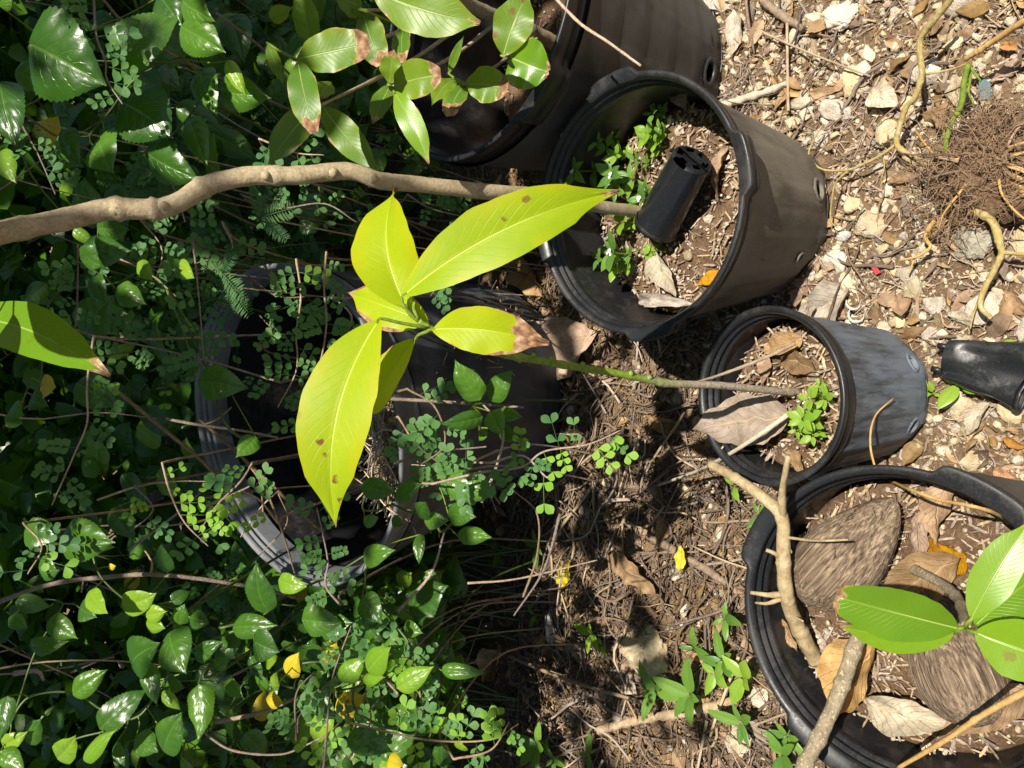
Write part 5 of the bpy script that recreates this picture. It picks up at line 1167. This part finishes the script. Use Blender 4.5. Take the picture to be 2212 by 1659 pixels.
# ------------------------------------------------------------------ glossy heart-leaved shrubs
C1 = lambda x, y: (x * .3307, y * .3307)
C5 = lambda x, y: (x * .3307, 548.6 + y * .3307)
C6 = lambda x, y: (548.6 + x * .3307, 548.6 + y * .3307)
BL = lambda x, y: (x * .3386, 1097 + y * .3386)
BM = lambda x, y: (548.6 + x * .3386, 1097 + y * .3386)
HL = [  # plant key, frame, base, tip, width/length factor, kind
 ('a', C1, (200, 290), (700, 560), 1.15, 'heart', .93), ('a', C1, (770, 400), (1185, 120), .95, 'heart', .98), ('a', C1, (1190, 180), (1480, 345), .85, 'heart', .98), ('a', C1, (800, 670), (1130, 900), 1.35, 'heart', 1.0), ('a', C1, (395, 870), (525, 1070), 1.0, 'heart', 1.02), ('a', C1, (650, 910), (745, 1135), 1.0, 'heart', 1.02), ('a', C1, (960, 1000), (1305, 1175), .75, 'heart', 1.03), ('a', C1, (1310, 460), (1425, 760), .8, 'heart', 1.05), ('a', C1, (1480, 400), (1612, 630), .6, 'heart_lime', 1.0), ('a', C1, (1430, 600), (1775, 640), .75, 'heart', 1.06), ('a', C1, (1240, 770), (1360, 1090), .6, 'heart', 1.06),
 ('b', C1, (0, 540), (120, 980), .7, 'heart', .95), ('b', C1, (1190, 10), (1410, 140), .9, 'heart', .98), ('b', C1, (1040, -20), (1190, 180), .9, 'heart', 1.0), ('b', C1, (530, 1660), (865, 1640), .7, 'heart', 1.0), ('b', C1, (100, 480), (330, 540), .9, 'heart', 1.0), ('b', C1, (380, 600), (460, 760), .9, 'heart', 1.05), ('b', C1, (640, 1490), (850, 1500), .8, 'heart', 1.04), ('b', C1, (0, 1000), (110, 1200), .8, 'heart_lime', 1.0), ('b', C1, (480, 1500), (620, 1600), .8, 'heart_lime', 1.05), ('b', C1, (0, 40), (80, -80), 1.2, 'heart', .95),
 ('c', C5, (530, 30), (760, 10), .8, 'heart', 1.0), ('c', C5, (600, 150), (700, 330), .9, 'heart', 1.06), ('c', C5, (760, 230), (960, 330), .8, 'heart', 1.06), ('c', C5, (900, 60), (1000, 180), .8, 'heart_lime', 1.08), ('c', C5, (210, 310), (300, 250), .8, 'heart_lime', 1.1), ('c', C5, (1160, 70), (1270, 160), .8, 'heart_lime', 1.06), ('c', C5, (300, 190), (160, 330), .8, 'heart', 1.06), ('c', C5, (80, 1000), (160, 1060), .9, 'heart', 1.05), ('c', C5, (30, 1080), (150, 1110), .9, 'heart', 1.05), ('c', C5, (200, 950), (320, 1000), .9, 'heart', 1.08), ('c', C5, (1300, 840), (1625, 880), .75, 'heart', 1.06), ('c', C5, (1670, 1195), (1540, 1330), .95, 'heart', 1.06), ('c', C5, (270, 860), (370, 870), .9, 'yellow', 1.08),
 ('d', BL, (160, 150), (400, 195), .9, 'heart', 1.04), ('d', BL, (400, 210), (740, 220), .8, 'heart', 1.06), ('d', BL, (530, 250), (740, 250), .6, 'heart_lime', 1.05), ('d', BL, (250, 380), (385, 400), 1.1, 'heart', 1.05), ('d', BL, (780, 625), (1000, 545), .9, 'heart_lime', 1.05), ('d', BL, (570, 535), (690, 675), .75, 'heart_lime', 1.03), ('d', BL, (935, 690), (1068, 660), .8, 'heart_lime', 1.05), ('d', BL, (935, 735), (1055, 770), .8, 'heart_lime', 1.06), ('d', BL, (1095, 600), (1215, 530), 1.0, 'heart', 1.05), ('d', BL, (1140, 740), (1180, 610), .9, 'heart', 1.06), ('d', BL, (1215, 700), (1340, 740), .85, 'heart', 1.05), ('d', BL, (590, 170), (700, 170), .9, 'heart', 1.08), ('d', BL, (690, 380), (740, 370), .9, 'yellow', 1.1),
 ('e', BL, (1710, 665), (1640, 345), .75, 'heart', 1.0), ('e', BL, (1490, 765), (1775, 750), .62, 'heart', 1.02), ('e', BL, (1080, 800), (1190, 1060), 1.05, 'heart', 1.0), ('e', BL, (1620, 850), (1785, 920), 1.5, 'heart', .98), ('e', BL, (1265, 1130), (1270, 1490), .68, 'heart', .98), ('e', BL, (640, 1410), (950, 1150), .72, 'heart', 1.0), ('e', BL, (1050, 1550), (1165, 1300), .85, 'heart', 1.0), ('e', BL, (540, 1610), (748, 1410), .55, 'heart_lime', .98), ('e', BL, (370, 1595), (485, 1450), .65, 'heart_lime', 1.0), ('e', BL, (180, 1505), (265, 1345), .75, 'heart', 1.0),
 ('f', BL, (20, 1510), (180, 1425), .6, 'heart_lime', 1.0), ('f', BL, (50, 1200), (0, 1490), .6, 'heart', .98), ('f', BL, (470, 1190), (690, 1030), .7, 'heart', 1.02), ('f', BL, (940, 1000), (1000, 1260), .6, 'heart', 1.02), ('f', BL, (1030, 1180), (1155, 1290), .7, 'heart_lime', 1.03), ('f', BL, (850, 1000), (1025, 860), .8, 'heart', 1.03), ('f', BL, (310, 720), (500, 835), .8, 'heart', 1.05), ('f', BL, (200, 890), (445, 850), .6, 'heart', 1.06), ('f', BL, (510, 640), (620, 700), 1.0, 'heart', 1.06), ('f', BL, (1040, 1120), (1180, 1150), .8, 'heart', 1.05), ('f', BL, (1250, 960), (1430, 850), .55, 'heart', 1.0), ('f', BL, (1370, 1020), (1470, 960), 1.0, 'heart', 1.03), ('f', BL, (1440, 1110), (1560, 1220), .7, 'heart', 1.03), ('f', BL, (860, 1480), (1010, 1560), .9, 'heart', 1.02), ('f', BL, (740, 1500), (800, 1650), .7, 'heart', 1.02), ('f', BL, (100, 600), (330, 630), .7, 'heart', 1.05), ('f', BL, (60, 700), (180, 770), .7, 'heart', 1.05), ('f', BL, (0, 1560), (160, 1680), .8, 'heart', .98),
 ('g', BM, (310, 715), (565, 735), .9, 'heart', .96), ('g', BM, (690, 570), (820, 740), .95, 'heart', 1.0), ('g', BM, (705, 335), (905, 270), .6, 'heart', .98), ('g', BM, (1060, 170), (1055, 360), .6, 'heart', .97), ('g', BM, (730, 1040), (875, 885), .9, 'heart_lime', 1.02), ('g', BM, (560, 1110), (720, 950), .9, 'heart_lime', 1.03), ('g', BM, (915, 1150), (1150, 1010), .75, 'heart_lime', 1.0), ('g', BM, (600, 1470), (890, 1560), .75, 'heart', 1.0), ('g', BM, (440, 990), (525, 810), .6, 'yellow', 1.06), ('g', BM, (520, 1290), (720, 1195), .85, 'yellow', 1.08), ('g', BM, (230, 1080), (290, 920), .7, 'yellow', 1.1), ('g', BM, (700, 1110), (840, 1080), .6, 'heart_lime', 1.03), ('g', BM, (130, 1150), (150, 1040), .7, 'heart_lime', 1.03), ('g', BM, (820, 1340), (990, 1400), .8, 'heart', 1.05), ('g', BM, (1190, 1400), (1330, 1400), .7, 'heart_lime', 1.05), ('g', BM, (860, 1600), (960, 1640), .8, 'yellow', 1.04), ('g', BM, (80, 1220), (190, 1240), .8, 'yellow', 1.1), ('g', BM, (160, 460), (350, 500), .7, 'heart_lime', 1.1), ('g', BM, (960, 760), (1080, 800), .9, 'heart', 1.06), ('g', BM, (1200, 1040), (1480, 1060), .45, 'heart', 1.0),
 ('h', C6, (1480, 950), (1312, 690), .72, 'heart', .96), ('h', C6, (1540, 955), (1695, 755), .72, 'heart', .98), ('h', C6, (1490, 1060), (1215, 1110), .55, 'heart', .97), ('h', C6, (1545, 1030), (1625, 1190), .95, 'heart', .95), ('h', C6, (1600, 1045), (1755, 1065), .7, 'heart', .98), ('h', C6, (1510, 1150), (1470, 1220), .9, 'heart', 1.0), ('h', C6, (1600, 1150), (1730, 1210), .8, 'heart', 1.0),
 ('i', BM, (1090, 90), (1245, 80), .75, 'heart', 1.0), ('i', BM, (1060, 60), (1100, -40), .9, 'heart', 1.0), ('i', BM, (1240, 40), (1420, 60), .75, 'heart', 1.0), ('i', BM, (1300, 180), (1520, 190), .6, 'heart', 1.02), ('i', BM, (700, 100), (800, 60), .9, 'heart', 1.0), ('i', BM, (880, 80), (960, 110), .8, 'heart', 1.02), ('i', C6, (1260, 1480), (1560, 1590), .75, 'heart', .98), ('i', C6, (700, 1530), (930, 1560), .7, 'heart', 1.02), ('i', C6, (930, 1600), (1100, 1500), .8, 'heart', 1.02)]
PL = {}
for h in HL: PL.setdefault(h[0], []).append(h)
HLAB = {'a': 'shrub with large dark glossy heart shaped leaves behind the tall stem', 'b': 'dark glossy leaved shrub with some lime leaves by the tall stem', 'c': 'shaded glossy leaved shrub beside the tilted overgrown pot', 'd': 'shrub with lime young leaves on arching yellow stems', 'e': 'shrub with broad shiny toothed leaves under the arched brown branch', 'f': 'dense bright green glossy shrub at the foot of the arched branch', 'g': 'low shrub with lime and yellow leaves beyond the limestone slab', 'h': 'small sprig of toothed glossy leaves beneath the lime sapling', 'i': 'low glossy creeper under the sprig of toothed leaves'}
def heart_plant(root, items, stem_mat='stem_dark'):
    """items: (base, tip, width factor, kind, normal); the stem wanders from leaf to leaf"""
    base = np.array(root.location); rest = list(range(len(items))); bs = [np.array(i[0]) for i in items]
    k = min(rest, key=lambda q: np.linalg.norm(bs[q] - base)); order = [k]; rest.remove(k)
    while rest:
        k = min(rest, key=lambda q: np.linalg.norm(bs[q] - bs[order[-1]])); order.append(k); rest.remove(k)
    path = [bs[q] + np.array([.012 * nz(q * 1.7), .045, -.012]) for q in order]
    sm = [path[0]] + [(path[q - 1] + 2 * path[q] + path[q + 1]) / 4 for q in range(1, len(path) - 1)] + ([path[-1]] if len(path) > 1 else [])
    runs = [[base, base * .5 + sm[0] * .5 + np.array([.02, .10, .0]), sm[0]]]; 
    for a, b in zip(sm, sm[1:]):
        if np.linalg.norm(a - b) > .16: runs.append([base * .4 + b * .6 + np.array([0, .08, 0]), b + np.array([0, .03, -.02]), b])
        else: runs[-1].append(b)
    pool = []
    for r_i, rn in enumerate(runs):
        c = crom(rn, 7 * len(rn)); v, f = tube(c, np.linspace(.0022, .0012, len(c)), 6, .15, 1, 2); part(root, 'stem', v, f, M[stem_mat]); pool.append(c[len(c) // 3:])
    pool = np.vstack(pool)
    for b, t, w, kd, n in items:
        s_ = pool[np.argmin(np.linalg.norm(pool - b, axis=1))]
        c = crom([s_, (s_ + b) / 2 + np.array([0, .006, -.005]), b], 8); v, f = tube(c, np.linspace(.0010, .0008, 8), 5, cap=False); part(root, 'petiole', v, f, M['vine_green'])
        put_leaf(root, random.choice(LM[kd]), b, t, n, w)
for key, hs in PL.items():
    items = []
    for i, (_, fr, b, t, w, kd, d) in enumerate(hs):
        B = at(*fr(*b), d + .0); T = at(*fr(*t), d + .05 * nz(i * 2.7, ord(key)) - .015); items.append((B, T, w * 1.18, kd, nrm(TOCAM(B) * .75 + np.array([U(-.25, .25), U(-.2, .1), .5]))))
    c = np.mean([i[0] for i in items], 0); root = thing('glossy_shrub', ground_below(c, .35), HLAB[key], 'shrub', 'glossy leaved shrubs'); heart_plant(root, items)

# seedling shrubs filling the thicket behind and between
def clear_of_view(p, extra=0.):
    x, y, d = to_px(p)
    if d < (1.13 if not (x < 760 and y > 1290) else 1.03): return False
    for P, m in ((POT_E, 1.05), (POT_A, 1.15)):      # nothing inside or right in front of the pots
        q = np.array(P.mat.inverted() @ Vector(p)); 
        if math.hypot(q[0], q[1]) < P.R * m + .02 and q[2] < P.h + .10: return False
    if 430 < x < 900 and 560 < y < 1270 and d < 1.35: return False
    if x > 560 and y < 380 and d < 1.25: return False
    if x > 1000: return False
    return True
nb = 0; tr_ = 0
while nb < 175 and tr_ < 9000:
    tr_ += 1
    x, y = (U(-1.25, 1.35), U(1.05, 2.3)) if nb < 90 else (U(-1.05, -.35), U(1.3, 1.65)); hgt = U(.18, .5) + .45 * max(0, min(1, (y - 1.15) / .6)) * U(.4, 1.1)
    if in_pot_foot(x, y, .03): continue
    top = np.array([x + U(-.06, .06), y - U(.02, .14), hgt]); items = []
    for k in range(random.randint(7, 12)):
        f_ = U(.35, 1.0); b = np.array([x, y, 0]) * (1 - f_) + top * f_ + np.array([U(-.12, .12), U(-.12, .06), U(-.04, .04)])
        if not clear_of_view(b): continue
        L = U(.065, .12) if nb < 90 else U(.035, .085); d = nrm(np.array([U(-1, 1), U(-1, .3), U(-.8, .35)])); t = b + d * L
        if not clear_of_view(t): continue
        items.append((b, t, U(.75, 1.1), random.choices(('heart', 'heart_lime', 'yellow'), (.84, .14, .02))[0], nrm(TOCAM(b) * .5 + np.array([U(-.5, .5), U(-.5, .2), .7]))))
    if len(items) < 3: continue
    px_, py_, dd = to_px(items[0][0])
    if not (-150 < px_ < 1050 and -150 < py_ < 1800): continue
    root = thing('glossy_shrub', (x, y, gh(x, y) - .005), ('tall' if hgt > .6 else 'low' if hgt < .38 else 'mid-height') + (' partly yellowed' if any(i[3] == 'yellow' for i in items) else ' partly lime green' if sum(i[3] == 'heart_lime' for i in items) > 1 else ' dark green') + ' glossy seedling in the thicket ' + ('behind the large faded pot' if x > .35 else 'behind the tilted pot' if x > -.35 else 'behind the bright glossy shrub'), 'shrub', 'glossy seedlings in the thicket'); heart_plant(root, items); nb += 1
nb = 0
while nb < 48:
    x, y = U(-1.1, 1.2), U(1.05, 1.9)
    if in_pot_foot(x, y, .03): nb += .1; continue
    hgt = U(.2, .75); p0 = np.array([x, y, hgt * .4]); p1 = p0 + np.array([U(-.1, .1), U(-.14, .02), hgt * .3]); p2 = p1 + np.array([U(-.12, .12), U(-.12, .02), hgt * .3])
    if not (clear_of_view(p1) and clear_of_view(p2)): nb += .05; continue
    leafy_stem([p0, p1, p2], .030, 'clover', 'slender round leaved seedling deep in the thicket', 'round leaved seedlings in the thicket', .022, .0012, lime=.12, keep=clear_of_view); nb += 1

# ------------------------------------------------------------------ dense undergrowth far behind, one mass
def small_leaf(i):
    v, f, uv = leaf_geo((0, 0, 0), (1, 0, 0), .62, (0, 0, 1), prof_heart, .06, .2, .02, 2, .2, 5, 1, i); return v, f
SL = [small_leaf(i) for i in range(4)]
ms = []
while len(ms) < 24000:
    x = U(-3.6, 3.6); y = 1.5 + 3.6 * random.random() ** .8; top = min(1.9, .25 + (y - 1.35) * .95) * (.75 + .5 * nz(x, y, 0, 1.7)); z = top * (1 - random.random() ** 2 * .85)
    if y < 2.2 and not clear_of_view((x, y, z)): continue
    if x < -3.4 or abs(x) > y * .85 + .5: continue
    L = U(.05, .10) + .04 * max(0, y - 2.2); ms.append((random.randrange(4), trs((x, y, z), (U(-.9, .9), U(-.9, .9), U(0, 6.3)), (L, L, L))))
v, f, a = merge(SL, ms); tag(link('undergrowth', mesh_of('undergrowth', v, f, M['heart'], True, None, a)), 'dense mass of dark leaves closing off the thicket behind', 'undergrowth', None, 'stuff')
ms = []
while len(ms) < 260:
    x, y = U(-2.5, 2.5), U(1.4, 3.2)
    if in_pot_foot(x, y, .05): continue
    z = U(.05, .9); 
    if not clear_of_view((x, y, z)): continue
    L = U(.15, .5); ms.append((random.randrange(12), trs((x, y, z), (U(-.5, .5), U(.6, 2.4), U(0, 6.3)), (L, L * .6, L * .6))))
v, f, a = merge(STRAWS, ms); tag(link('dead_stems', mesh_of('dead_stems', v, f, M['twig'], True, None, a)), 'tangle of thin dead stems inside the thicket', 'stems', None, 'stuff')

# ------------------------------------------------------------------ the tree overhead that dapples the thicket
def landing(px, py, dep):
    p = at(px, py, dep); return (p - SDIR * ((p[2] - .35) / SDIR[2]))[:2]
GAPS = [(landing(a, b, d), r, k) for a, b, d, r, k in [(840, 1000, 1.14, .10, 1), (540, 580, 1.4, .05, 1), (440, 800, 1.52, .05, 1), (440, 960, 1.5, .05, 1), (500, 1110, 1.42, .06, 1), (600, 1230, 1.33, .06, 1), (750, 1230, 1.22, .05, 1), (862, 900, 1.13, .06, 1), (866, 1060, 1.13, .06, 1), (300, 450, .75, .07, 1), (480, 400, .76, .07, 1), (640, 380, .78, .07, 1), (900, 395, .8, .08, 1), (60, 495, .74, .06, .9), (700, 100, .9, .05, .9), (680, 240, .9, .035, 1), (880, 160, .95, .04, .9), (1000, 40, .93, .06, .8), (1160, 110, 1.0, .07, .9), (920, 300, .93, .03, .9),
    (130, 120, .95, .075, 1), (270, 90, .98, .06, 1), (420, 90, .98, .06, 1), (60, 300, 1.0, .06, .9), (330, 330, 1.03, .05, .9), (480, 230, 1.05, .05, .9), (20, 160, .95, .05, .9), (350, 620, 1.07, .05, .9), (230, 800, 1.05, .05, .8), (600, 700, 1.05, .05, .8), (250, 550, 1.0, .04, .9), (480, 530, 1.05, .05, .9), (520, 590, 1.2, .06, 1), (580, 1200, 1.25, .06, .9), (250, 1550, 1.0, .13, 1), (370, 1500, 1.0, .12, 1), (90, 1600, 1.0, .12, 1), (80, 1420, 1.05, .08, .9), (300, 1310, 1.05, .09, 1), (520, 1340, 1.0, .06, .9), (650, 1330, .97, .06, 1), (790, 1440, 1.02, .08, 1), (760, 1600, 1.0, .07, .9), (120, 1180, 1.04, .06, .9),
    (1150, 990, .92, .06, 1), (420, 1100, 1.04, .07, .9), (700, 1230, 1.0, .05, 1), (1250, 1260, 1.05, .08, .8), (1390, 1420, 1.0, .07, .8), (900, 700, .66, .17, 1), (1100, 500, .64, .10, .8), (110, 760, .73, .06, .7), (1050, 850, .95, .03, .9), (30, 900, 1.05, .04, 1), (720, 930, .64, .15, 1), (715, 1080, .64, .14, 1), (80, 740, .74, .07, 1)]]
def shade_at(x, y):
    """how thick the crown is above the spot it shades"""
    v = (.62 if x > -.3 else .55) / (1 + math.exp(-(y - .98) / .06))                                      # thicket and tilted pot
    v += .72 * math.exp(-(((x + .22) / .30) ** 2 + ((y - .90) / .14) ** 2))          # stalks behind the small pot
    v += .35 * math.exp(-(((x - .40) / .25) ** 2 + ((y - 1.00) / .15) ** 2))         # mouth of the big pot
    v *= .70 + .8 * max(-.5, nz(x * 4.2, y * 4.2, 7)) + .35 * nz(x * 11, y * 11, 3)
    v += .40 / (1 + math.exp(-(y - 1.35) / .06))
    for (gx, gy), r, k in GAPS: v *= 1 - k * math.exp(-((x - gx) ** 2 + (y - gy) ** 2) / (r * r))
    return v
TR = thing('shade_tree', (-2.5, 1.3, 0), 'tall leafy tree overhanging the pots and dappling the thicket', 'tree')
tp = [np.array([-2.5, 1.3, -.05]), np.array([-2.45, 1.28, 1.2]), np.array([-2.25, 1.2, 2.3]), np.array([-1.8, 1.1, 3.1]), np.array([-1.2, 1.0, 3.6])]
c = crom(tp, 50); v, f = tube(c, np.linspace(.13, .05, 50), 14, .12, 4, 4); part(TR, 'trunk', v, f, M['trunk'])
ms = []; tries = 0
while len(ms) < 4300 and tries < 300000:
    tries += 1
    x, y = U(-1.9, 1.9), U(.55, 3.6); zc = U(2.3, 3.3)
    if random.random() > shade_at(x, y) * (1 if y < 2.2 else .8): continue
    p = np.array([x, y, .35]) + SDIR * ((zc - .35) / SDIR[2])
    L = U(.06, .13); ms.append((random.randrange(4), trs(p, (U(-.5, .5), U(-.5, .5), U(0, 6.3)), (L, L, L)), p))
for i in range(2700):      # the upper crown, closed over the thicket
    x, y = U(-2.6, 2.8), U(1.35, 4.2); zc = U(3.3, 4.6); p = np.array([x, y, .35]) + SDIR * ((zc - .35) / SDIR[2])
    if any((x - gx) ** 2 + (y - gy) ** 2 < (r * .8) ** 2 for (gx, gy), r, k in GAPS) or (x < -.2 and y < 2.0 and random.random() < .65): continue
    L = U(.10, .2); ms.append((random.randrange(4), trs(p, (U(-.6, .6), U(-.6, .6), U(0, 6.3)), (L, L, L)), p))
v, f, a = merge(SL, [m[:2] for m in ms]); o = part(TR, 'crown', v, f, M['canopy'], True, None, a); o['kind'] = 'stuff'
pts_ = np.array([m[2] for m in ms]); rs = np.random.default_rng(3)
for i in range(13):
    g = pts_[rs.integers(len(pts_))]; st = c[rs.integers(22, 48)]; m_ = (st + g) / 2 + np.array([0, 0, .25]); cc = crom([st, m_, g], 24); v, f = tube(cc, np.linspace(.03, .006, 24), 8, .1, i, 2); part(TR, 'limb', v, f, M['trunk'])
